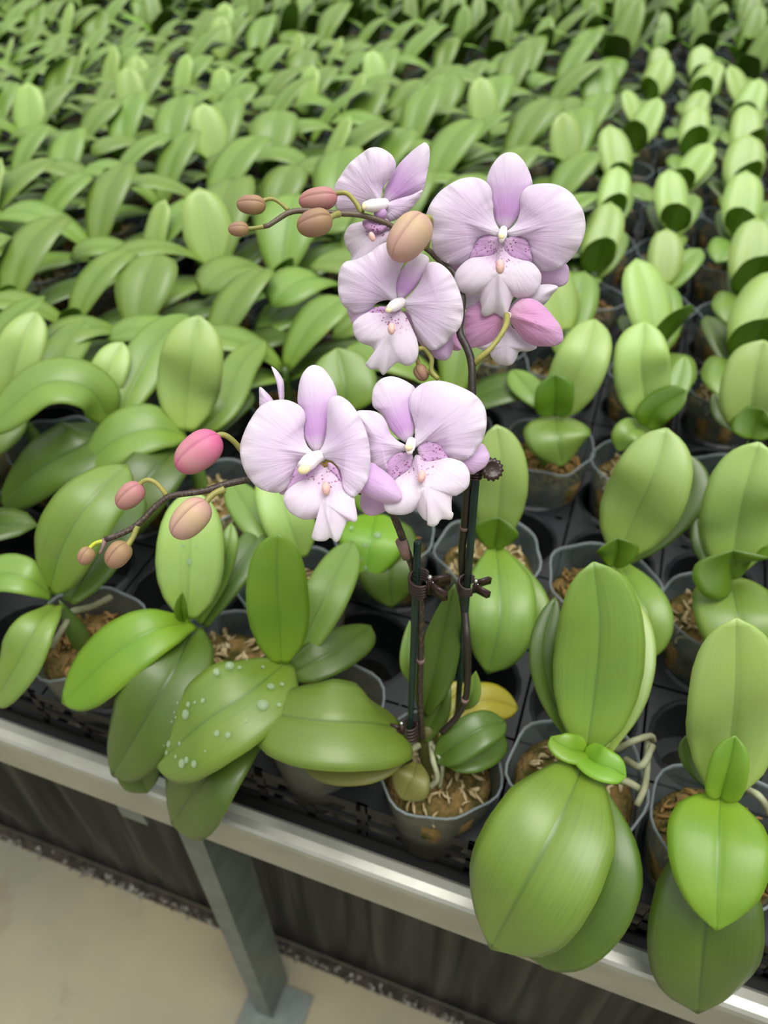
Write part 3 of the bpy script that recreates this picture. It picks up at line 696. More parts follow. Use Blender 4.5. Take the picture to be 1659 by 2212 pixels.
pxleaf(r, [(240, 912, .785), (190, 838, .83), (90, 830, .84), (-30, 930, .80)], 96, 'oval', mat=M['leaf'], up=.75)
pxleaf(r, [(235, 880, .785), (225, 840, .80), (240, 790, .82), (265, 740, .835)], 84, 'oval', mat=M['leaf_pale'])
r = plant('young orchid at the left picture edge with an upright pale leaf, second row', -.590, .515, 0, (40, 880, .78), group=g_)
pxleaf(r, [(80, 860, .78), (110, 800, .80), (150, 740, .81), (185, 695, .81)], 90, 'oval', mat=M['leaf'])
pxleaf(r, [(30, 880, .785), (30, 810, .82), (50, 740, .85), (80, 675, .87)], 108, 'oval', mat=M['leaf_pale'])
pxleaf(r, [(30, 890, .77), (0, 930, .77), (-60, 980, .75)], 90, 'oval', mat=M['leaf'])
r = plant('young orchid with a broad leaf seen between the upper and lower blooms', -.268, .60, 1, (748, 890, .78), group=g_)
pxleaf(r, [(748, 885, .785), (745, 830, .81), (728, 752, .835)], 138, 'round', mat=M['leaf'])
pxleaf(r, [(745, 890, .775), (780, 850, .785), (830, 820, .78)], 60, 'oval', mat=M['leaf_dark'])

# ------------------------------------------------------------------ the flowering plant
FLO = thing('flowering_orchid', 'flowering moth orchid with two arching sprays of pale lilac blooms and pinkish buds', 'potted plant', uv(-.056, .290, .715))
add_pot(FLO, 2, 0, 0, 0, True, .93, 1.0); HAND.append((-.056, .290))
V, F, A = tube([uv(-.056, .290, .69), atz(925, 1600, .725), atz(925, 1565, .75)], [.010, .010, .007], 10, 8); part('stem', (V, F, A), M['leaf_olive'], FLO)
pxleaf(FLO, [(895, 1480, .765), (880, 1430, .79), (885, 1340, .81)], 34, 'lance', mat=M['leaf'])
pxleaf(FLO, [(950, 1600, .73), (1000, 1545, .735), (1050, 1515, .738), (1118, 1530, .725)], 92, 'oval', mat=M['leaf_yellow'], label='yellowing leaf')
pxleaf(FLO, [(940, 1575, .735), (965, 1510, .738), (1000, 1475, .74)], 50, 'oval', mat=M['leaf_yellow'], label='yellowing leaf')
pxleaf(FLO, [(1005, 1530, .745), (1020, 1500, .765), (1028, 1450, .785)], 38, 'lance', mat=M['leaf'])
pxleaf(FLO, [(955, 1640, .725), (1010, 1640, .735), (1060, 1610, .725), (1085, 1585, .715)], 80, 'ell', mat=M['leaf_dark'])
pxleaf(FLO, [(945, 1640, .735), (985, 1610, .755), (1040, 1575, .765), (1092, 1560, .755)], 88, 'oval', mat=M['leaf_dark'], fold=.3)
pxleaf(FLO, [(915, 1600, .735), (945, 1540, .765), (960, 1500, .785), (972, 1470, .79)], 56, 'lance', mat=M['leaf_dark'])
pxleaf(FLO, [(915, 1540, .76), (935, 1470, .80), (958, 1370, .84), (982, 1262, .88)], 88, 'lance', mat=M['leaf_dark'], fold=.35, roll=10)
pxleaf(FLO, [(880, 1600, .745), (820, 1650, .755), (740, 1665, .75), (655, 1655, .735)], 70, 'round', mat=M['leaf_olive'])
o, s_ = pxleaf(FLO, [(868, 1574, .748), (800, 1562, .788), (680, 1555, .80), (538, 1535, .772)], 202, 'round', mat=M['leaf_deep'], fold=.1, up=.75, seed=5, th=.0016)
pxleaf(FLO, [(900, 1650, .735), (890, 1680, .742), (868, 1725, .725)], 92, 'tri', mat=M['leaf_olive'], fold=.15, label='dry folded leaf base')
roots(FLO, [([(930, 1600, .735), (935, 1640, .735), (945, 1680, .725), (930, 1700, .715)], .0022), ([(905, 1610, .735), (880, 1625, .74), (868, 1640, .73)], .0026), ([(935, 1610, .74), (955, 1650, .735), (950, 1700, .71)], .0016)])

# stems of the two sprays
def T1(x, y): return (480+x/2.765, 280+y/2.765)
def T2(x, y): return (900+x/4.0975, 300+y/4.0975)
def T3(x, y): return (500+x/2.676, 760+y/2.676)
def T4(x, y): return (140+x/3.95, 880+y/3.95)
def stem(name, pts, r, mat, parent, n=48, nn=10):
    V, F, A = tube([atd(*p) for p in pts], r, nn, n, .04); return part(name, (V, F, A), M[mat], parent)
da = proj(atz(884, 1625, .725))[2]; db = proj(atz(985, 1590, .70))[2]
STK1 = (atd(884, 1625, da), atd(902, 1172, .425)); STK2 = (atd(984, 1590, db), atd(1029, 1015, .402))
def sd(line, py, off):
    """depth of a stake where the picture row py crosses it, plus an offset"""
    lo, hi = 0., 1.
    for _ in range(40):
        m = (lo+hi)/2; y = proj(line[0].lerp(line[1], m))[1]
        if y > py: lo = m
        else: hi = m
    return proj(line[0].lerp(line[1], (lo+hi)/2))[2]+off
stemA = stem('flower_stem', [(912, 1592, sd(STK1, 1592, .004)), (907, 1500, sd(STK1, 1500, .005)), (909, 1400, sd(STK1, 1400, .005)), (909, 1320, sd(STK1, 1320, .005)), (898, 1250, sd(STK1, 1250, .006)), (884, 1205, sd(STK1, 1205, .004)), (865, 1150, .417), (842, 1100, .41), (800, 1070, .406), (700, 1035, .403), (600, 1020, .399), (540, 1035, .396), (491, 1045, .393), (443, 1060, .391), (395, 1067, .389), (362, 1074, .388), (332, 1098, .387), (297, 1133, .385), (262, 1153, .384), (226, 1166, .382)], [.0024]*8+[.0022]*5+[.0019]*4+[.0016]*3, 'scape', FLO, 130)
stem('stem_tip', [(226, 1164, .382), (223, 1180, .381), (215, 1196, .380)], [.0013, .0011, .0007], 'bract', stemA, 8)
d_ = proj(atz(955, 1582, .735))[2]
stemB = stem('flower_stem', [(955, 1582, .552), (985, 1550, .541), (1005, 1511, .528), (1011, 1448, .508), (1009, 1380, .488), (1003, 1300, sd(STK2, 1300, .006)), (998, 1200, sd(STK2, 1200, .005)), (1004, 1130, sd(STK2, 1130, .003)), (1010, 1060, sd(STK2, 1060, .003)), (1018, 1000, .398), (1020, 920, .393), (1020, 830, .39), (1018, 780, .39), (1006, 745, .391), (993, 715, .393), (998, 640, .402), (980, 590, .405), (945, 560, .405), (925, 540, .402), (863, 500, .397), (830, 480, .394), (780, 465, .391), (730, 461, .389), (690, 457, .388), (650, 455, .387), (622, 460, .386), (600, 474, .385), (578, 488, .384), (568, 490, .384)], [.0024]*17+[.0021]*5+[.0015]*6+[.0012], 'scape_dark', FLO, 160)
for i, (p, q) in enumerate((((1003, 1136, sd(STK2, 1136, .003)), (1002, 1142, sd(STK2, 1142, .003))), ((1005, 1508, .527), (1004, 1515, .529)), ((909, 1422, sd(STK1, 1422, .005)), (908, 1430, sd(STK1, 1430, .005))))):
    V, F, A = tube([atd(*p), atd(*q)], .0028, 10); part('stem_node', (V, F, A), M['bract'], FLO)
V, F, A = tube([atd(866, 1168, .42), atd(878, 1205, .428)], [.0034, .0026], 8); part('bract', (V, F, A), M['bract'], stemA)

def bud(cx, cy, d, L, W, ang, mat, ped, parent, lobes=3, pedr=.0011, pm='pedicel', tilt=0, ph=.6):
    """cx, cy px centre; L, W px; ang: picture direction (deg, 0=right, 90=down) from base to tip"""
    c = atd(cx, cy, d); a = math.radians(ang)
    X = Vector((1, 0, 0)); Yd = Vector((0, -ST, -CT)); tc_ = (CAM-c).normalized()
    ax = (X*math.cos(a)+Yd*math.sin(a)); ax = (ax*math.cos(math.radians(tilt))+tc_*math.sin(math.radians(tilt))).normalized()
    s1 = ax.cross(tc_).normalized(); s2 = ax.cross(s1)
    k = d/FPX; L_, R_ = L*k*1.05, W*k/2*.94; V = []; F = []; al = []; sm = []; nu, nv = 24, 60
    for i in range(nu+1):
        t = (1-math.cos(math.pi*i/nu))/2; r = max(0, 1-abs(2*t-1)**2.5)**.52*(1.04-.16*(t-.40))
        for j in range(nv):
            th = 2*math.pi*j/nv+ph; q = abs(math.cos(th*lobes/2)); rr = R_*r*(.93+.07*(1-(1-q)**2)) 
            g = max(0, 1-q/.17); rr *= 1-g*(.09*math.sin(math.pi*t)**.3+.16*(1-t)**4*(i > 0))
            V.append(c+ax*((t-.5)*L_-(.03*L_*(q-.5) if i in (0,) else 0))+(s1*math.cos(th)+s2*math.sin(th))*rr); al.append(t); sm.append(g*.9)
    for i in range(nu):
        for j in range(nv): F.append((i*nv+j, i*nv+(j+1) % nv, (i+1)*nv+(j+1) % nv, (i+1)*nv+j))
    b = part('flower_bud', (V, F, {'along': al, 'seam': sm}), M[mat], parent)
    if ped:
        V, F, A = tube([atd(*p) for p in ped], [pedr*1.25]+[pedr]*(len(ped)-2)+[pedr*1.1], 10, 22); part('bud_stalk', (V, F, A), M[pm], b)
    return b
def t4(*l): return [(*T4(x, y), d) for x, y, d in l]
def t1(*l): return [(*T1(x, y), d) for x, y, d in l]
bud(*T4(1140, 385), .388, 111, 84, 141, 'bud_pink', t4((1520, 380, .398), (1430, 280, .393), (1345, 232, .39), (1258, 262, .389), (1215, 300, .388)), FLO, pedr=.0015, ph=1.3)
bud(*T4(556, 755), .386, 68, 54, 137, 'bud_blush', t4((865, 745, .388), (790, 655, .386), (715, 618, .385), (655, 640, .385), (620, 690, .386)), FLO, pedr=.0012, ph=.9)
bud(*T4(1070, 952), .384, 100, 76, 133, 'bud_cream', t4((1360, 700, .389), (1285, 730, .387), (1230, 775, .385), (1185, 840, .384)), FLO, pedr=.0016, ph=.2)
bud(*T4(455, 1258), .383, 62, 54, 128, 'bud_tan', t4((615, 1015, .385), (590, 1090, .384), (545, 1165, .383), (525, 1190, .383)), FLO, pedr=.0014, ph=2.0)
bud(*T4(182, 1268), .380, 40, 37, 120, 'bud_tan', t4((335, 1140, .382), (262, 1158, .381), (212, 1200, .380)), FLO, pedr=.001, pm='pedicel_tip', ph=2.6)
bud(*T1(173, 450), .384, 60, 43, 182, 'bud_tan', t1((395, 480, .387), (335, 430, .386), (290, 413, .385), (240, 425, .384)), FLO, pedr=.0010, ph=.3)
bud(*T1(572, 418), .390, 80, 52, 172, 'bud_blush', t1((835, 498, .391), (790, 425, .391), (735, 378, .390), (650, 385, .390)), FLO, pedr=.0013, ph=1.2)
bud(*T1(552, 560), .383, 75, 61, 164, 'bud_tan', t1((695, 505, .388), (670, 512, .385), (630, 535, .383)), FLO, pedr=.0015, ph=.5)
bud(*T1(98, 595), .383, 43, 33, 178, 'bud_tan', t1((245, 580, .384), (190, 588, .383), (145, 592, .383)), FLO, pedr=.0010, ph=1)
bud(*T1(1116, 645), .372, 114, 88, 128, 'bud_cream', t1((1215, 700, .395), (1240, 600, .385), (1240, 535, .376), (1205, 530, .374)), FLO, pedr=.0017, ph=-.35, tilt=8)
bud(*T1(1190, 1452), .405, 37, 33, 60, 'bud_tan', t1((1290, 1490, .402), (1180, 1400, .404), (1160, 1330, .405), (1170, 1410, .405)), FLO, pedr=.0010, ph=1)
stem('flower_stalk', [(*T1(1290, 1490), .400), (*T1(1250, 1440), .400), (*T1(1250, 1370), .399), (*T1(1210, 1310), .398), (*T1(1170, 1310), .397)], .0013, 'pedicel', FLO, 20)
stem('flower_stalk', [(*T2(510, 1990), .391), (*T2(560, 1940), .388), (*T2(640, 1870), .386), (*T2(730, 1760), .388), (*T2(790, 1650), .392), (*T2(800, 1560), .398)], [.0018, .0015, .0014, .0014, .0016, .0018], 'pedicel', FLO, 30)

# ---- petals: outline of each tepal laid on the flower's own plane, then cupped in depth
def petal(name, parent, mat, T, pts, base, C0, Nn, d0=0, d1=0, bulge=.003, curl=.002, ruf=.0006, rf=7, th=.0007, center=None, n=84, rings=11, seed=0, ridge=0, cup=None, axis=None):
    P = [Vector((*T(*p), 0)) for p in pts]; b = Vector((*T(*base), 0)); m = len(P)
    Q = [P[-2], P[-1]]+P+[P[0], P[1], P[2]]; out = []
    for i in range(2, m+2):
        a, b_, c, d = Q[i-1], Q[i], Q[i+1], Q[i+2]
        for k in range(8):
            t = k/8; out.append(.5*((2*b_)+(c-a)*t+(2*a-5*b_+4*c-d)*t*t+(3*b_-a-3*c+d)*t**3))
    out = out[::max(1, len(out)//n)] if len(out) > n*1.6 else out
    n = len(out); ce = Vector((*T(*center), 0)) if center else sum(out, Vector())/n
    rmax = max((q-b).length for q in out); rnd_ = random.Random(seed); p1, p2 = rnd_.uniform(0, 6), rnd_.uniform(0, 6)
    ax = (ce-b); ax = (Vector((*T(*axis), 0))-b) if axis else ax; a0 = math.atan2(ax.y, ax.x); axn = ax.normalized()
    V = []; at_b = []; at_r = []; at_a = []
    def place(q, rr, k):
        rel = q-b; r = rel.length/rmax; an = math.atan2(rel.y, rel.x)-a0; an = (an+math.pi) % (2*math.pi)-math.pi
        if rel.length < 1e-6: an = 0
        side = (rel.x*-axn.y+rel.y*axn.x)/rmax
        off = d0+d1*r+bulge*(1-rr*rr)-curl*rr**5+ruf*math.sin(rf*an*2+p1)*rr**3*r+ruf*.6*math.sin(rf*an*4.3+p2)*rr**5
        off += ridge*math.exp(-(side/.05)**2)*min(1, r*3)*(1-r)
        if cup: off += cup*side*side*4
        R_ = ray(q.x, q.y); Cc = C0+Nn*off; t = (Cc-CAM).dot(Nn)/R_.dot(Nn)
        return CAM+R_*t, r, rr, an
    G_ = [place(ce, 0, 0)]
    for i in range(1, rings+1):
        rr = (i/rings)**.85
        for k, q in enumerate(out): G_.append(place(ce.lerp(q, rr), rr, k))
    top = [g[0] for g in G_]; N_ = len(top)
    F = [(0, 1+(k+1) % n, 1+k) for k in range(n)]
    for i in range(rings-1):
        for k in range(n):
            a = 1+i*n+k; a2 = 1+i*n+(k+1) % n; F.append((a, a2, a2+n, a+n))
    # thickness away from the viewer side of the plane, thinner towards the rim
    bot = [g[0]-Nn*th*(1-.6*g[2]) for g in G_]
    F2 = [tuple(x+N_ for x in f[::-1]) for f in F]; s = 1+(rings-1)*n
    F3 = [(s+k, s+(k+1) % n, N_+s+(k+1) % n, N_+s+k) for k in range(n)]
    A = {'base': [g[1] for g in G_]*2, 'ring': [g[2] for g in G_]*2, 'ang': [g[3] for g in G_]*2}
    return part(name, (top+bot, F+F2+F3, A), M[mat], parent)
def flower(label, cx, cy, d, nx=0, ny=0, colpts=None, colr=.0028):
    """flower part whose own mesh is its column; centre at px cx, cy"""
    c = atd(cx, cy, d); X = Vector((1, 0, 0)); U = Vector((0, ST, CT)); tc_ = (CAM-c).normalized()
    n = (tc_+X*nx+U*ny).normalized()
    V, F, A = tube([atd(*p) for p in colpts], colr, 14, 16)
    o = part('flower', (V, F, A), M['column_white'], FLO); o['label'] = label
    return o, c, n
def blob(name, parent, px, py, d, r, mat, sx=1, sy=1, sz=1, rot=0):
    c = atd(px, py, d); X = Vector((1, 0, 0)); U = Vector((0, ST, CT)); W_ = X.cross(U); a = math.radians(rot)
    A_ = X*math.cos(a)+U*math.sin(a); B_ = -X*math.sin(a)+U*math.cos(a); V = []; F = []; n, m_ = 14, 9
    for i in range(m_+1):
        th = math.pi*i/m_
        for j in range(n):
            ph = 2*math.pi*j/n; V.append(c+(A_*math.cos(ph)*math.sin(th)*sx+B_*math.cos(th)*sy+W_*math.sin(ph)*math.sin(th)*sz)*r)
    for i in range(m_):
        for j in range(n): F.append((i*n+j, i*n+(j+1) % n, (i+1)*n+(j+1) % n, (i+1)*n+j))
    return part(name, (V, F), M[mat], parent)
def callus(parent, T, x, y, d, h, rot=0):
    px, py = T(x, y); k = d/FPX*1
    c = blob('callus', parent, px, py, d, h*k*.5, 'callus', .62, 1, .7, rot)
    return c

# upper right bloom
f, c, n = flower('large front-facing bloom at the top right of the upper spray', *T2(755, 870), .394, .06, .02, [(*T2(770, 800), .397), (*T2(765, 830), .392), (*T2(757, 865), .386), (*T2(752, 905), .384)], [.0020, .0023, .0024, .0012])
blob('anther', f, *T2(752, 862), .3834, .0016, 'anther', 1, 1.1, .7)
petal('sepal', f, 'sepal', T2, [(740, 900), (600, 950), (400, 1010), (240, 1050), (203, 1085), (215, 1120), (290, 1215), (345, 1235), (480, 1200), (650, 1100), (745, 980)], (760, 900), c, n, d0=-.008, d1=-.002, seed=1)
petal('sepal', f, 'sepal', T2, [(790, 900), (1000, 950), (1200, 1040), (1330, 1112), (1350, 1200), (1335, 1270), (1260, 1312), (1105, 1300), (950, 1200), (820, 1000)], (760, 900), c, n, d0=-.008, d1=-.002, seed=2)
petal('sepal', f, 'dorsal', T2, [(770, 810), (700, 740), (655, 620), (630, 480), (617, 375), (640, 290), (690, 200), (750, 140), (815, 118), (880, 130), (940, 185), (985, 260), (1015, 340), (1025, 410), (990, 530), (930, 650), (860, 750), (810, 805)], (780, 830), c, n, d0=-.004, d1=-.001, bulge=.003, seed=3)
petal('petal', f, 'petal', T2, [(745, 820), (715, 770), (690, 710), (678, 650), (680, 590), (668, 535), (668, 480), (655, 430), (620, 385), (560, 350), (490, 338), (400, 350), (320, 385), (250, 430), (190, 480), (130, 560), (90, 650), (85, 720), (110, 800), (130, 900), (140, 980), (200, 1060), (280, 1105), (370, 1118), (430, 1100), (480, 1055), (505, 980), (540, 910), (590, 870), (640, 858), (700, 868), (740, 862)], (755, 840), c, n, d0=-.001, d1=.002, bulge=.0045, curl=.003, ruf=.0012, center=(400, 720), seed=4)
petal('petal', f, 'petal', T2, [(790, 825), (850, 775), (890, 720), (912, 650), (913, 580), (915, 530), (935, 470), (975, 428), (1030, 404), (1110, 394), (1200, 396), (1290, 425), (1370, 480), (1430, 560), (1475, 640), (1495, 740), (1490, 830), (1460, 920), (1410, 1010), (1340, 1090), (1270, 1140), (1180, 1168), (1100, 1165), (1050, 1120), (1015, 1060), (1000, 980), (975, 920), (930, 880), (880, 868), (830, 880), (790, 865)], (775, 845), c, n, d0=-.001, d1=.002, bulge=.0045, curl=.003, ruf=.0012, center=(1190, 760), seed=5)
lp = petal('lip', f, 'lip', T2, [(745, 935), (700, 1000), (660, 1030), (560, 1045), (480, 1055), (400, 1110), (345, 1180), (332, 1250), (350, 1310), (400, 1360), (480, 1385), (545, 1372), (560, 1400), (560, 1440), (575, 1500), (566, 1542), (600, 1572), (650, 1560), (695, 1543), (740, 1570), (790, 1587), (807, 1540), (830, 1470), (858, 1400), (880, 1405), (950, 1412), (1030, 1385), (1085, 1320), (1103, 1250), (1100, 1190), (1060, 1130), (1010, 1090), (930, 1070), (840, 1040), (790, 985)], (755, 930), c, n, d0=.0, d1=.010, bulge=.005, curl=.003, center=(725, 1190), axis=(730, 1400), seed=6, ridge=.004)
petal('lip_lobe', lp, 'throat', T2, [(735, 880), (690, 862), (640, 852), (585, 866), (535, 905), (500, 970), (470, 1065), (560, 1060), (660, 1045), (710, 1010), (750, 950)], (745, 900), c, n, d0=.000, d1=.001, bulge=-.001, seed=7)
petal('lip_lobe', lp, 'throat', T2, [(775, 890), (820, 872), (880, 860), (935, 876), (980, 915), (1008, 985), (1018, 1100), (930, 1085), (840, 1055), (790, 1010), (760, 950)], (765, 900), c, n, d0=.000, d1=.001, bulge=-.001, seed=8)
callus(f, T2, 738, 1130, .380, 32)

# upper left, side-facing bloom
f, c, n = flower('side-turned bloom at the top of the upper spray, behind the buds', *T1(955, 460), .398, -.45, .15, [(*T1(975, 440), .398), (*T1(940, 450), .394), (*T1(890, 455), .390), (*T1(850, 458), .387)], [.0026, .0034, .0034, .0022])
blob('anther', f, *T1(848, 458), .3862, .0016, 'anther', .8, 1.1, .7)
blob('column_base', f, *T1(945, 500), .395, .0040, 'sepal', .9, .8, .7)
petal('petal', f, 'petal', T1, [(945, 445), (952, 395), (965, 340), (1010, 280), (1035, 225), (1030, 180), (1000, 140), (940, 107), (880, 110), (820, 150), (760, 200), (710, 270), (675, 330), (665, 400), (680, 470), (740, 508), (800, 500), (880, 460)], (955, 450), c, n, d0=.000, d1=.003, bulge=.003, ruf=.001, seed=11)
petal('sepal', f, 'dorsal', T1, [(955, 430), (975, 345), (1012, 275), (1060, 200), (1130, 130), (1190, 85), (1215, 78), (1238, 110), (1238, 180), (1222, 270), (1190, 375), (1060, 425), (975, 458)], (955, 450), c, n, d0=-.003, d1=-.001, bulge=.002, seed=12)
petal('petal', f, 'petal', T1, [(955, 450), (1000, 430), (1060, 410), (1130, 390), (1197, 362), (1165, 430), (1100, 500), (1040, 537), (1000, 550), (968, 535), (975, 500)], (955, 450), c, n, d0=-.001, d1=.003, bulge=.0015, seed=13)
lp = petal('lip', f, 'lip', T1, [(1040, 590), (930, 570), (870, 553), (830, 550), (765, 568), (735, 610), (727, 650), (740, 700), (770, 755), (760, 800), (722, 842), (770, 868), (800, 888), (840, 870), (870, 820), (920, 760), (975, 700), (1030, 640)], (960, 560), c, n, d0=.001, d1=.006, bulge=.003, center=(860, 680), axis=(800, 850), seed=14)
petal('lip_lobe', lp, 'throat', T1, [(840, 545), (900, 525), (960, 520), (1000, 560), (960, 610), (900, 620), (850, 590)], (960, 530), c, n, d0=.002, d1=.008, bulge=.002, seed=15)
callus(f, T1, 895, 640, .386, 22, 20)

# middle bloom of the upper spray
f, c, n = flower('bloom in the middle of the upper spray, below the large bud', *T1(1040, 1040), .392, -.12, .0, [(*T1(1075, 1030), .395), (*T1(1040, 1045), .391), (*T1(1010, 1062), .387), (*T1(990, 1072), .386)], [.0026, .0032, .0030, .0018])
blob('anther', f, *T1(993, 1078), .3848, .0017, 'anther', 1, .9, .7)
petal('sepal', f, 'sepal', T1, [(1000, 1070), (900, 1060), (760, 1070), (748, 1090), (765, 1130), (790, 1170), (900, 1160), (1000, 1110)], (1040, 1060), c, n, d0=-.005, seed=21)
petal('sepal', f, 'sepal', T1, [(1090, 1080), (1200, 1180), (1320, 1230), (1378, 1262), (1372, 1330), (1342, 1376), (1285, 1372), (1220, 1325), (1150, 1230)], (1060, 1050), c, n, d0=-.005, seed=22)
petal('sepal', f, 'dorsal', T1, [(1042, 1010), (1028, 930), (1055, 860), (1110, 790), (1170, 740), (1230, 760), (1230, 810), (1195, 880), (1150, 950), (1100, 1000), (1065, 1020)], (1050, 1030), c, n, d0=-.003, d1=0, bulge=.002, seed=23)
petal('petal', f, 'petal', T1, [(1040, 1025), (1040, 960), (1045, 900), (1065, 840), (1090, 780), (1060, 700), (1000, 670), (940, 690), (870, 740), (800, 775), (735, 790), (700, 840), (690, 920), (698, 1000), (730, 1060), (790, 1098), (840, 1101), (885, 1075), (925, 1035), (985, 1018)], (1045, 1030), c, n, d0=-.001, d1=.001, bulge=.0035, ruf=.001, seed=24)
petal('petal', f, 'petal', T1, [(1070, 1035), (1120, 990), (1165, 935), (1197, 875), (1225, 800), (1290, 795), (1360, 850), (1408, 940), (1435, 1030), (1440, 1110), (1420, 1180), (1370, 1240), (1320, 1290), (1260, 1318), (1220, 1300), (1180, 1250), (1150, 1190), (1130, 1130), (1105, 1085), (1080, 1055)], (1055, 1040), c, n, d0=-.001, d1=.004, bulge=.004, ruf=.0012, center=(1290, 1040), seed=25)
lp = petal('lip', f, 'lip', T1, [(1050, 1070), (970, 1062), (900, 1082), (830, 1110), (780, 1160), (790, 1230), (830, 1275), (898, 1300), (900, 1350), (890, 1400), (853, 1400), (885, 1432), (930, 1432), (962, 1467), (1000, 1430), (1045, 1393), (1100, 1411), (1150, 1390), (1172, 1330), (1165, 1260), (1140, 1200), (1110, 1135), (1080, 1085)], (1045, 1075), c, n, d0=-.001, d1=.009, bulge=.004, center=(980, 1230), axis=(980, 1400), seed=26, ridge=.003)
petal('lip_lobe', lp, 'throat', T1, [(1000, 1062), (940, 1055), (890, 1075), (840, 1115), (930, 1125), (1000, 1110), (1030, 1090)], (1030, 1070), c, n, d0=.001, d1=.001, bulge=.0, seed=27)
callus(f, T1, 1010, 1190, .383, 26)

# back-turned bloom under the upper right one
f, c, n = flower('bloom turned away under the top right bloom, showing pink backs', *T2(800, 1560), .402, .0, .0, [(*T2(800, 1560), .400), (*T2(800, 1600), .404), (*T2(790, 1640), .408)], .0022)
petal('petal', f, 'petal_white', T2, [(800, 1560), (620, 1560), (430, 1510), (410, 1420), (412, 1370), (560, 1380), (760, 1450)], (800, 1540), c, n, d0=-.006, seed=31)
petal('petal', f, 'petal_white', T2, [(800, 1540), (900, 1400), (1020, 1310), (1160, 1285), (1252, 1310), (1200, 1380), (1135, 1462), (1000, 1520)], (800, 1540), c, n, d0=-.006, seed=32)
petal('lip', f, 'petal_white', T2, [(780, 1600), (700, 1700), (600, 1770), (528, 1838), (580, 1870), (640, 1890), (665, 1940), (715, 1990), (800, 2006), (850, 1992), (888, 1935), (912, 1885), (1000, 1880), (1065, 1840), (960, 1760), (860, 1680)], (800, 1560), c, n, d0=-.008, d1=.004, center=(790, 1830), seed=33)
petal('sepal', f, 'sepal_back', T2, [(790, 1570), (720, 1500), (640, 1440), (555, 1425), (480, 1470), (432, 1530), (418, 1640), (430, 1750), (465, 1848), (560, 1835), (640, 1810), (705, 1755), (760, 1650)], (800, 1560), c, n, d0=-.001, d1=-.002, bulge=.003, seed=34)
petal('sepal', f, 'sepal_back', T2, [(815, 1550), (850, 1480), (920, 1420), (1000, 1411), (1080, 1440), (1150, 1500), (1210, 1570), (1270, 1650), (1298, 1740), (1286, 1800), (1220, 1833), (1130, 1838), (1040, 1830), (960, 1790), (880, 1700), (832, 1620)], (810, 1550), c, n, d0=.002, d1=.001, bulge=.0045, seed=35, ridge=.002)
# bloom hidden behind the middle one: a sliver of sepals
f, c, n = flower('bloom almost hidden behind the middle bloom, only sepal edges showing', *T2(200, 1650), .410, 0, 0, [(*T2(200, 1650), .408), (*T2(180, 1680), .412)], .002)
petal('sepal', f, 'sepal_back', T2, [(120, 1600), (330, 1700), (372, 1765), (392, 1830), (390, 1868), (320, 1870), (200, 1800)], (180, 1650), c, n, d0=0, seed=41)
petal('sepal', f, 'sepal_back', T2, [(100, 1700), (280, 1760), (320, 1830), (300, 1920), (240, 1958), (160, 1930), (80, 1850)], (120, 1700), c, n, d0=.001, seed=42)

# lower left bloom
f, c, n = flower('lower left bloom, its white column pointing to the left', *T3(490, 600), .376, -.18, .06, [(*T3(520, 600), .381), (*T3(480, 615), .375), (*T3(445, 640), .370), (*T3(415, 668), .366)], [.0030, .0036, .0042, .0034])
blob('anther', f, *T3(420, 680), .3632, .0030, 'anther', 1.1, .8, .6, 20)
petal('sepal', f, 'sepal', T3, [(460, 640), (380, 690), (300, 780), (275, 812), (300, 826), (360, 790), (450, 730), (500, 680)], (500, 640), c, n, d0=-.005, seed=51)
petal('sepal', f, 'sepal', T3, [(640, 640), (803, 640), (850, 665), (900, 700), (940, 740), (975, 800), (986, 842), (960, 870), (900, 876), (840, 862), (780, 836), (700, 790), (620, 720)], (540, 620), c, n, d0=-.003, d1=.003, bulge=.004, seed=52)
petal('sepal', f, 'dorsal', T3, [(480, 580), (445, 540), (422, 490), (415, 420), (400, 345), (383, 295), (385, 220), (400, 150), (430, 100), (470, 76), (520, 88), (560, 130), (595, 190), (611, 255), (590, 330), (565, 420), (545, 500), (505, 575)], (490, 590), c, n, d0=-.003, d1=.001, bulge=.003, seed=53)
petal('petal', f, 'petal', T3, [(480, 590), (440, 545), (420, 490), (418, 440), (428, 390), (422, 345), (390, 308), (330, 280), (270, 277), (210, 290), (160, 320), (110, 390), (75, 460), (52, 530), (50, 590), (65, 660), (100, 730), (160, 790), (230, 813), (280, 812), (325, 780), (350, 730), (372, 675), (400, 632), (450, 610)], (490, 600), c, n, d0=-.001, d1=.003, bulge=.0045, curl=.003, ruf=.0012, center=(250, 550), seed=54)
petal('petal', f, 'petal', T3, [(500, 590), (535, 525), (550, 450), (552, 380), (555, 310), (575, 265), (620, 253), (670, 280), (715, 330), (755, 400), (785, 480), (800, 560), (803, 650), (790, 730), (765, 780), (735, 820), (705, 838), (670, 820), (645, 780), (635, 720), (625, 680), (590, 638), (550, 622), (515, 608)], (500, 600), c, n, d0=-.001, d1=.009, bulge=.004, curl=.002, ruf=.0012, center=(665, 520), seed=55)
lp = petal('lip', f, 'lip', T3, [(560, 665), (500, 690), (450, 730), (385, 752), (330, 790), (303, 830), (305, 880), (340, 930), (400, 965), (450, 971), (495, 963), (499, 1000), (502, 1045), (485, 1077), (461, 1072), (485, 1092), (540, 1094), (573, 1076), (602, 1101), (625, 1085), (640, 1050), (660, 1000), (672, 978), (710, 986), (728, 960), (715, 880), (706, 836), (660, 800), (635, 740), (612, 695)], (555, 680), c, n, d0=.000, d1=.010, bulge=.005, center=(520, 860), axis=(560, 1000), seed=56, ridge=.004)
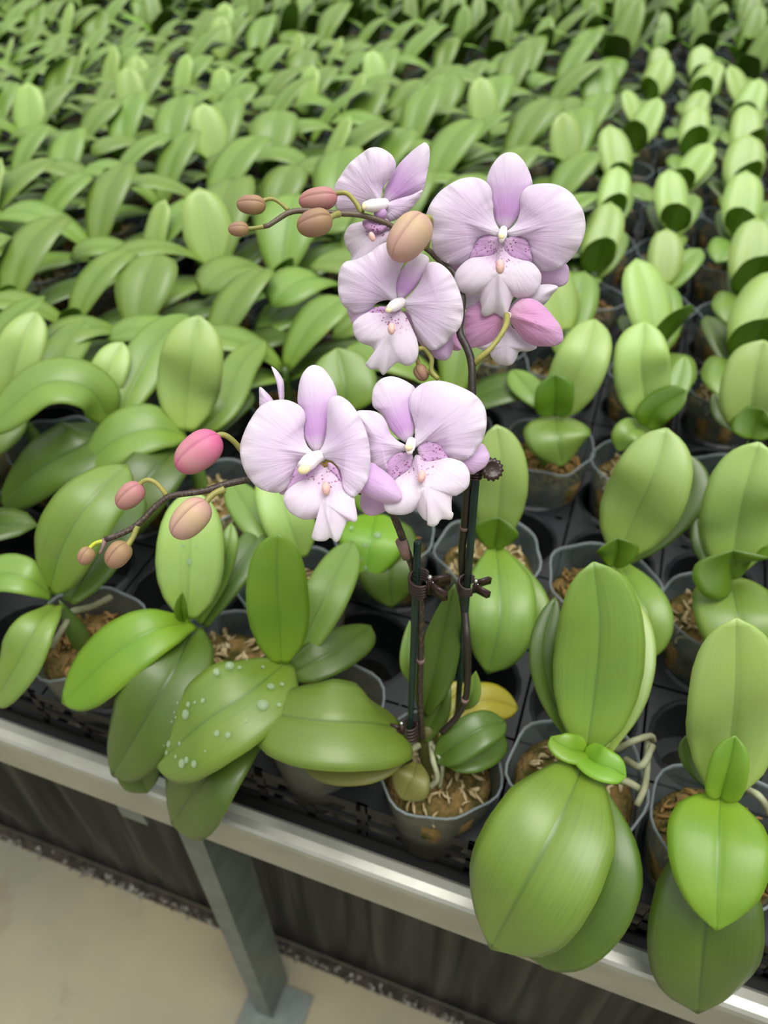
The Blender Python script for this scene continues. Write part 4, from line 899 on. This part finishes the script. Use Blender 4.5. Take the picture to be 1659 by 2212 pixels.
petal('lip_lobe', lp, 'throat', T3, [(500, 640), (440, 640), (395, 632), (365, 680), (345, 740), (320, 800), (390, 768), (450, 745), (510, 715), (540, 680)], (520, 660), c, n, d0=.000, d1=.002, bulge=-.001, seed=57)
petal('lip_lobe', lp, 'throat', T3, [(560, 640), (590, 650), (620, 690), (635, 745), (590, 705), (560, 680)], (550, 660), c, n, d0=.001, d1=.002, bulge=.0, seed=58)
callus(f, T3, 547, 790, .364, 30)
# rear bloom behind it: two petal tips
f, c, n = flower('bloom hidden behind the lower left bloom, two thin petal tips sticking out', *T3(270, 340), .395, -.3, 0, [(*T3(270, 340), .394), (*T3(290, 380), .396)], .002)
petal('petal', f, 'petal', T3, [(230, 84), (265, 110), (295, 155), (305, 200), (302, 290), (285, 330), (275, 270), (262, 190), (245, 130)], (285, 340), c, n, d0=.002, seed=61, bulge=.001)
petal('sepal', f, 'petal', T3, [(163, 203), (205, 235), (243, 282), (260, 330), (200, 340), (165, 325), (160, 260)], (250, 340), c, n, d0=.0, seed=62, bulge=.001)

# lower right bloom
f, c, n = flower('lower right bloom beside the taller stake, strongly freckled throat', *T3(1035, 560), .384, .05, .05, [(*T3(1040, 515), .387), (*T3(1036, 540), .382), (*T3(1030, 565), .378), (*T3(1030, 590), .377)], [.0023, .0027, .0026, .0014])
blob('anther', f, *T3(1025, 553), .3755, .0019, 'anther', 1.1, .9, .7)
petal('sepal', f, 'sepal', T3, [(1000, 620), (900, 720), (800, 780), (752, 818), (744, 880), (760, 925), (800, 948), (850, 940), (900, 915), (980, 850), (1030, 720)], (1035, 580), c, n, d0=-.006, seed=71)
petal('sepal', f, 'sepal', T3, [(1100, 570), (1250, 580), (1340, 560), (1440, 528), (1480, 568), (1493, 610), (1470, 660), (1420, 695), (1380, 708), (1250, 680), (1120, 620)], (1045, 570), c, n, d0=-.006, seed=72)
petal('sepal', f, 'dorsal', T3, [(1010, 525), (960, 495), (915, 445), (885, 385), (855, 348), (818, 315), (812, 255), (825, 200), (860, 160), (910, 142), (960, 148), (1020, 175), (1064, 215), (1060, 290), (1058, 380), (1060, 450), (1040, 510)], (1030, 540), c, n, d0=-.003, d1=0, bulge=.003, seed=73)
petal('petal', f, 'petal', T3, [(1015, 545), (960, 512), (920, 470), (897, 410), (872, 370), (832, 345), (780, 338), (725, 345), (740, 400), (770, 470), (790, 540), (798, 620), (820, 665), (870, 695), (908, 712), (905, 650), (927, 608), (970, 583), (1010, 572)], (1030, 555), c, n, d0=-.001, d1=.001, bulge=.003, ruf=.001, center=(860, 520), seed=74)
petal('petal', f, 'petal', T3, [(1052, 535), (1062, 460), (1050, 390), (1027, 325), (1028, 270), (1062, 213), (1110, 180), (1180, 166), (1250, 175), (1320, 200), (1390, 235), (1440, 280), (1470, 340), (1475, 420), (1460, 490), (1430, 550), (1390, 600), (1340, 630), (1290, 630), (1250, 600), (1220, 560), (1180, 532), (1130, 522), (1085, 542), (1060, 556)], (1040, 552), c, n, d0=-.001, d1=.004, bulge=.0045, ruf=.0012, center=(1250, 390), seed=75)
lp = petal('lip', f, 'lip', T3, [(1060, 600), (1035, 670), (985, 710), (945, 740), (900, 800), (880, 850), (882, 900), (905, 932), (950, 942), (1000, 942), (1045, 926), (1067, 904), (1082, 932), (1112, 970), (1147, 986), (1131, 998), (1160, 1011), (1190, 1000), (1215, 968), (1270, 971), (1284, 934), (1274, 925), (1275, 840), (1302, 832), (1350, 800), (1373, 770), (1379, 720), (1370, 680), (1340, 640), (1290, 620), (1245, 612), (1180, 628), (1120, 632), (1090, 600)], (1065, 590), c, n, d0=.000, d1=.010, bulge=.005, center=(1125, 780), axis=(1150, 960), seed=76, ridge=.004)
petal('lip_lobe', lp, 'throat', T3, [(1030, 585), (975, 582), (925, 608), (900, 650), (898, 705), (942, 748), (990, 715), (1035, 680), (1050, 610)], (1045, 590), c, n, d0=.000, d1=.001, bulge=-.001, seed=77)
petal('lip_lobe', lp, 'throat', T3, [(1075, 560), (1090, 538), (1130, 520), (1180, 528), (1222, 556), (1252, 620), (1180, 640), (1120, 640), (1085, 600)], (1065, 580), c, n, d0=.000, d1=.001, bulge=-.001, seed=78)
callus(f, T3, 1100, 720, .372, 28, -15)

# ------------------------------------------------------------------ stakes and clips
def stake(label, pts):
    P = [atd(*p) for p in pts]; ax = (P[-1]-P[0]).normalized()
    V, F, A = tube([P[0]-ax*.03, *P, P[-1]+ax*.0008], [.0023]*(len(P)+1)+[.0017], 12)
    return tag(part('support_stake', (V, F, A), M['stake'], None), label, 'stake', 'support stakes')
stake('short dark green stake tied to the lower flower spray', [(884, 1625, da), (902, 1172, .425)])
stake('tall dark green stake behind the lower right bloom', [(984, 1590, db), (1029, 1015, .402)])
def claw(label, px, py, d, s=1, rot=0, view=0, mat='clip_brown'):
    """small toothed claw clip: two curved jaws with teeth, a coil spring pin and finger tabs"""
    c = atd(px, py, d); root = thing('claw_clip', label, 'clip', c, 0, 'small brown claw clips holding stem to stake')
    R_ = Matrix.Rotation(math.radians(rot), 3, 'Z') @ Matrix.Rotation(math.radians(view), 3, 'X')
    for sgn in (1, -1):
        j = MB()
        for k in range(5):   # five curved prongs per jaw
            z = (k-2)*.0034*s; P = []
            for i in range(8):
                a = math.radians(-10+i*21); P.append(c+R_ @ Vector((math.cos(a)*.0062*s*-1+.004*s, sgn*math.sin(a)*.0058*s, z)))
            V, F, _ = tube(P, [.0009*s]*7+[.0004*s], 6, 14); j.add(V, F)
        V, F, _ = tube([c+R_ @ Vector((.0095*s, sgn*.001*s, -.008*s)), c+R_ @ Vector((.0095*s, sgn*.001*s, .008*s))], .0016*s, 8); j.add(V, F)
        a0, b0, c0 = R_ @ Vector((.0050*s, sgn*.0022*s, 0)), R_ @ Vector((.0012*s, sgn*-.0006*s, 0)), R_ @ Vector((0, 0, .0055*s))
        j.box(c+R_ @ Vector((.0145*s, sgn*.0035*s, 0)), a0, b0, c0)
        part('jaw', j.get(), M[mat], root)
    sp = MB(); 
    V, F, _ = tube([c+R_ @ Vector((.0095*s, 0, -.0095*s)), c+R_ @ Vector((.0095*s, 0, .0095*s))], .0009*s, 8); sp.add(V, F)
    for z in (-.0095, .0095):
        cc = c+R_ @ Vector((.0095*s, 0, z*s)); sp.add([cc+Vector(p)*.0017*s for p in ICO_V], ICO_F)
    P = [c+R_ @ Vector((.0095*s+math.cos(t*1.1)*.0019*s, math.sin(t*1.1)*.0019*s, (-.004+t*.0003)*s)) for t in range(28)]
    V, F, _ = tube(P, .0005*s, 5); sp.add(V, F)
    part('spring', sp.get(), M['steel'], root)
    return root
claw('brown claw clip low on the short stake, just above the pot', 895, 1578, sd(STK1, 1578, -.006), 1.0, 190, 12)
claw('brown claw clip in the middle of the short stake with shiny spring ends', 893, 1258, sd(STK1, 1258, -.003), 1.05, -12, 15)
claw('brown claw clip on the tall stake at the height of the short stake clip', 997, 1263, sd(STK2, 1263, -.003), .9, -8, 20)
def round_clip(label, px, py, d):
    """toothed disc on a short pin, gripping the stake with a ring"""
    c = atd(px, py, d); tc_ = (CAM-c).normalized(); root = thing('claw_clip', label, 'clip', c, 0, 'small brown claw clips holding stem to stake')
    ax = (tc_+Vector((.25, 0, .1))).normalized(); X = ax.orthogonal().normalized(); Y = ax.cross(X); V = []; F = []; n = 56
    for (r, h) in ((.0, .0012), (.0022, .0008), (.0036, .0022), (.0050, .0022), (.0058, .0006), (.0050, -.0014), (.0, -.0018)):
        for k in range(n):
            a = 2*math.pi*k/n; q = r*(1+(.13 if (k//2) % 2 else 0)*(r > .0045)); V.append(c+(X*math.cos(a)+Y*math.sin(a))*q+ax*h)
    for i in range(6):
        for k in range(n): F.append((i*n+k, i*n+(k+1) % n, (i+1)*n+(k+1) % n, (i+1)*n+k))
    part('toothed_disc', (V, F), M['clip_brown'], root)
    j = MB(); st = atd(1028, 1022, sd(STK2, 1022, 0)); V, F, _ = tube([c-ax*.001, c.lerp(st, .5), st], [.0022, .0016, .0022], 8, 8); j.add(V, F)
    dr = (STK2[1]-STK2[0]).normalized()
    for k in (-1, 0, 1):
        A_ = dr.orthogonal().normalized(); B_ = dr.cross(A_); P = [st+dr*(k*.002)+(A_*math.cos(t_*.45)+B_*math.sin(t_*.45))*.0032 for t_ in range(14)]
        V, F, _ = tube(P, .0008, 6); j.add(V, F)
    part('jaw', j.get(), M['clip_brown'], root)
round_clip('dark round toothed clip at the top of the tall stake beside the lower right bloom', 1062, 1014, .398)

# ------------------------------------------------------------------ the field of young orchids
def variant(kind, seed):
    """list of (name, mesh) in local space; +Y runs away from the viewer; origin at the pot rim's centre"""
    r_ = random.Random(seed); J = lambda a, b: r_.uniform(a, b); out = []
    def add(nm, mt, *a, **k): out.append((nm, mesh(nm, *[*arcleaf(*a, seed=r_.randint(0, 999), **k)][:2], M[mt], None) if False else _lm(nm, mt, arcleaf(*a, seed=r_.randint(0, 999), **k))))
    z0 = .035
    if kind == 'right':
        add('leaf', 'leaf_pale', 84+J(-26, 22), 56, 26+J(-8, 8), J(.098, .128), J(.060, .072), prof='oval', z0=z0, fold=.16)
        add('leaf', 'leaf', 70+J(-14, 14), 45, 10, J(.09, .11), J(.045, .056), prof='oval', z0=z0-.012)
        add('leaf', 'leaf', -100+J(-30, 30), 25, -35, J(.07, .10), J(.052, .064), prof='round', z0=z0-.006)
        add('leaf', 'leaf_dark', J(100, 125), 35, 0, J(.075, .10), J(.036, .045), prof='oval', z0=z0-.02)
        if r_.random() < .95: add('new_leaf', 'leaf_new', -95+J(-30, 30), 78, 68, J(.046, .072), J(.042, .056), prof='round', z0=z0, fold=.35)
    elif kind == 'left':
        add('leaf', 'leaf', 54+J(-22, 20), 60, -8+J(-10, 15), J(.13, .17), J(.068, .084), prof='blunt', z0=z0, roll=J(-22, 5))
        add('leaf', 'leaf', 188+J(-24, 24), 56, -42+J(-8, 8), J(.135, .165), J(.062, .076), prof='blunt', z0=z0, roll=J(-10, 10))
        add('leaf', 'leaf', 215+J(-14, 14), 30, -35, J(.12, .15), J(.055, .066), prof='oval', z0=z0-.012)
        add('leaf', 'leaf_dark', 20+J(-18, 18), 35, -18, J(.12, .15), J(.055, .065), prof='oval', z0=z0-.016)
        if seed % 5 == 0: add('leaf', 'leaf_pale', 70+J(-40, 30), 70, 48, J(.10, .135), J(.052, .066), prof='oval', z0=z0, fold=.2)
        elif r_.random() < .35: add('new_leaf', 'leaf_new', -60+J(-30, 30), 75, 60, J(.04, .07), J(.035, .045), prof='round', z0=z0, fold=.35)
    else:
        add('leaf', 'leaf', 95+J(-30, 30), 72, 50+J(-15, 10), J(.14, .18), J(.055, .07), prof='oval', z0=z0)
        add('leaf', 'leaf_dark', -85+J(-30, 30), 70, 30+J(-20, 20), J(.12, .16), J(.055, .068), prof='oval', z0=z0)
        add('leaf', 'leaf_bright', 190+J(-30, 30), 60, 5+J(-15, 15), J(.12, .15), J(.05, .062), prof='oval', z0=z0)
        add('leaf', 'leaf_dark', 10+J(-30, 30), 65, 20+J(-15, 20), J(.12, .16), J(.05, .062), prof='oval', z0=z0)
        add('new_leaf', 'leaf_new', -70+J(-60, 60), 80, 70, J(.06, .10), J(.04, .05), prof='round', z0=z0)
    V, F, A = tube([(0, 0, -.03), (0, 0, .01), (0, 0, z0+.006)], [.008, .009, .006], 8, 5)
    out.append(('stem', mesh('stem', V, F, M['leaf_dark'], A)))
    return out
def _lm(nm, mt, g): return mesh(nm, g[0], g[1], M[mt], g[2])
VAR = {k: [variant(k, 100*i+j) for j in range(nv)] for i, (k, nv) in enumerate((('right', 9), ('left', 10), ('far', 9)))}
def make_proto(parts, k):
    root = bpy.data.objects.new('potted_orchid', None); root.empty_display_size = .02
    kids = []
    for nm, me in parts: kids.append((nm, me, None))
    return root, kids
def place_copy(proto, kids, pot, loc, rz, s, label, group):
    r = proto.copy(); C.objects.link(r); r.location = loc; r.rotation_euler = (0, 0, rz); r.scale = (s, s, s)
    r['label'] = label; r['category'] = 'potted plant'; r['group'] = group
    for nm, me, _ in kids:
        c = bpy.data.objects.new(nm, me); C.objects.link(c); c.parent = r
    add_pot(r, pot, rot=random.uniform(0, 6), scale=1/s)
    return r
cand = []
rf = random.Random(21)
for k in range(0, 46, 2):
    v = ROW0+SV*k
    for j in range(-45, 60):
        u = U0+SU*j
        if any(abs(u-a) < .075 and abs(v-b) < .12 for a, b in HAND): continue
        u += rf.uniform(-.008, .008); vv = v+rf.uniform(-.004, .004)
        p = uv(u, vv, RIMZ)
        if p.y < .05: continue
        x, y, d = proj(p+Vector((0, 0, .07)))
        rr = 110*.9/d
        inview = -rr < x < 1659+rr and -rr*.8 < y < 2212+rr
        near = -950 < x < 2600 and -150 < y < 2900 and d < 4.9 and (k > 0 or not inview)
        if near: cand.append((d, k//2, u, vv, p, inview, x))
cand.sort(key=lambda q: q[0])
ins = [q for q in cand if q[5] and q[1] > 0]; rest = [q for q in cand if not q[5] or q[1] == 0]
IND = ins[:276]; rest += ins[276:]
protos = {k: [make_proto(v_, i) for i, v_ in enumerate(l)] for k, l in VAR.items()}
def kind_of(k, u, r_):
    far = max(0, min(1, (k-9)/2.5))
    if r_.random() < far: return 'far'
    b = u+.09+r_.uniform(-.03, .03)
    return 'right' if b > 0 else 'left'
rows = {}
for q in IND: rows.setdefault(q[1], []).append(q[2])
for u_, v_ in HAND: rows.setdefault(round((v_-ROW0)/SV/2), []).append(u_)
for d, k, u, v, p, _, x in IND:
    kd = kind_of(k, u, rf); pr, kids = rf.choice(protos[kd]); row = NAMEROW[k]
    us = sorted(rows[k]); a = us.index(u)+1; b = len(us)-a+1
    place = ('leftmost' if a == 1 else ORD[a]+' from the left') if a <= b else ('rightmost' if b == 1 else ORD[b]+' from the right')
    look = {'right': 'young orchid with pale upright leaves', 'left': 'young orchid with arching leaves', 'far': 'blurred young orchid with dense leaves'}[kd]
    place_copy(pr, kids, rf.randint(0, 3), p, rf.uniform(-.35, .35)+(rotz*.3 if kd == 'right' else 0), rf.uniform(.84, 1.12), '%s, %s in the %s row back' % (look, place, row), 'young orchids of the %s row from the rail' % row)
# the plants beyond the picture's edges and farthest rows as one mass
mb = {}
for d, k, u, v, p, _, x in rest:
    kd = kind_of(k, u, rf); parts = rf.choice(VAR[kd])+[('pot', POTS[0][0]), ('pot_rim', POTS[0][1]), ('potting_moss', POTS[0][2])]; R_ = Matrix.Rotation(rf.uniform(-.3, .3), 3, 'Z')
    for nm, me in parts:
        mt = me.materials[0].name; q = mb.setdefault(mt, [MB(), [], []])
        q[0].add([p+R_ @ v_.co for v_ in me.vertices], [tuple(f.vertices) for f in me.polygons])
        n_ = len(me.vertices)
        for ii, an in ((1, 'along'), (2, 'across')):
            if an in me.attributes: q[ii] += [a.value for a in me.attributes[an].data]
            else: q[ii] += [0.5]*n_
V = []; F = []; al = []; ac = []; mi = []; mats = list(mb)
for i, mt in enumerate(mats):
    q = mb[mt]; n_ = len(V); V += q[0].V; F += [tuple(a+n_ for a in f) for f in q[0].F]; al += q[1]; ac += q[2]; mi += [i]*len(q[0].F)
if V:
    me = mesh('orchid_foliage', V, F, None, {'along': al, 'across': ac})
    for mt in mats: me.materials.append(M[mt])
    me.polygons.foreach_set('material_index', mi)
    tag(link('orchid_foliage', me), 'mass of more young potted orchids filling the bench beyond the nearer rows', 'foliage', kind='stuff')
print('SD', [(y, round(sd(STK2, y, 0), 3)) for y in (1130, 1200, 1300, 1380, 1448, 1511, 1582)], [(y, round(sd(STK1, y, 0), 3)) for y in (1250, 1400, 1578)])
print('individual plants', len(IND), 'rest', len(rest), 'objects', len(bpy.data.objects))
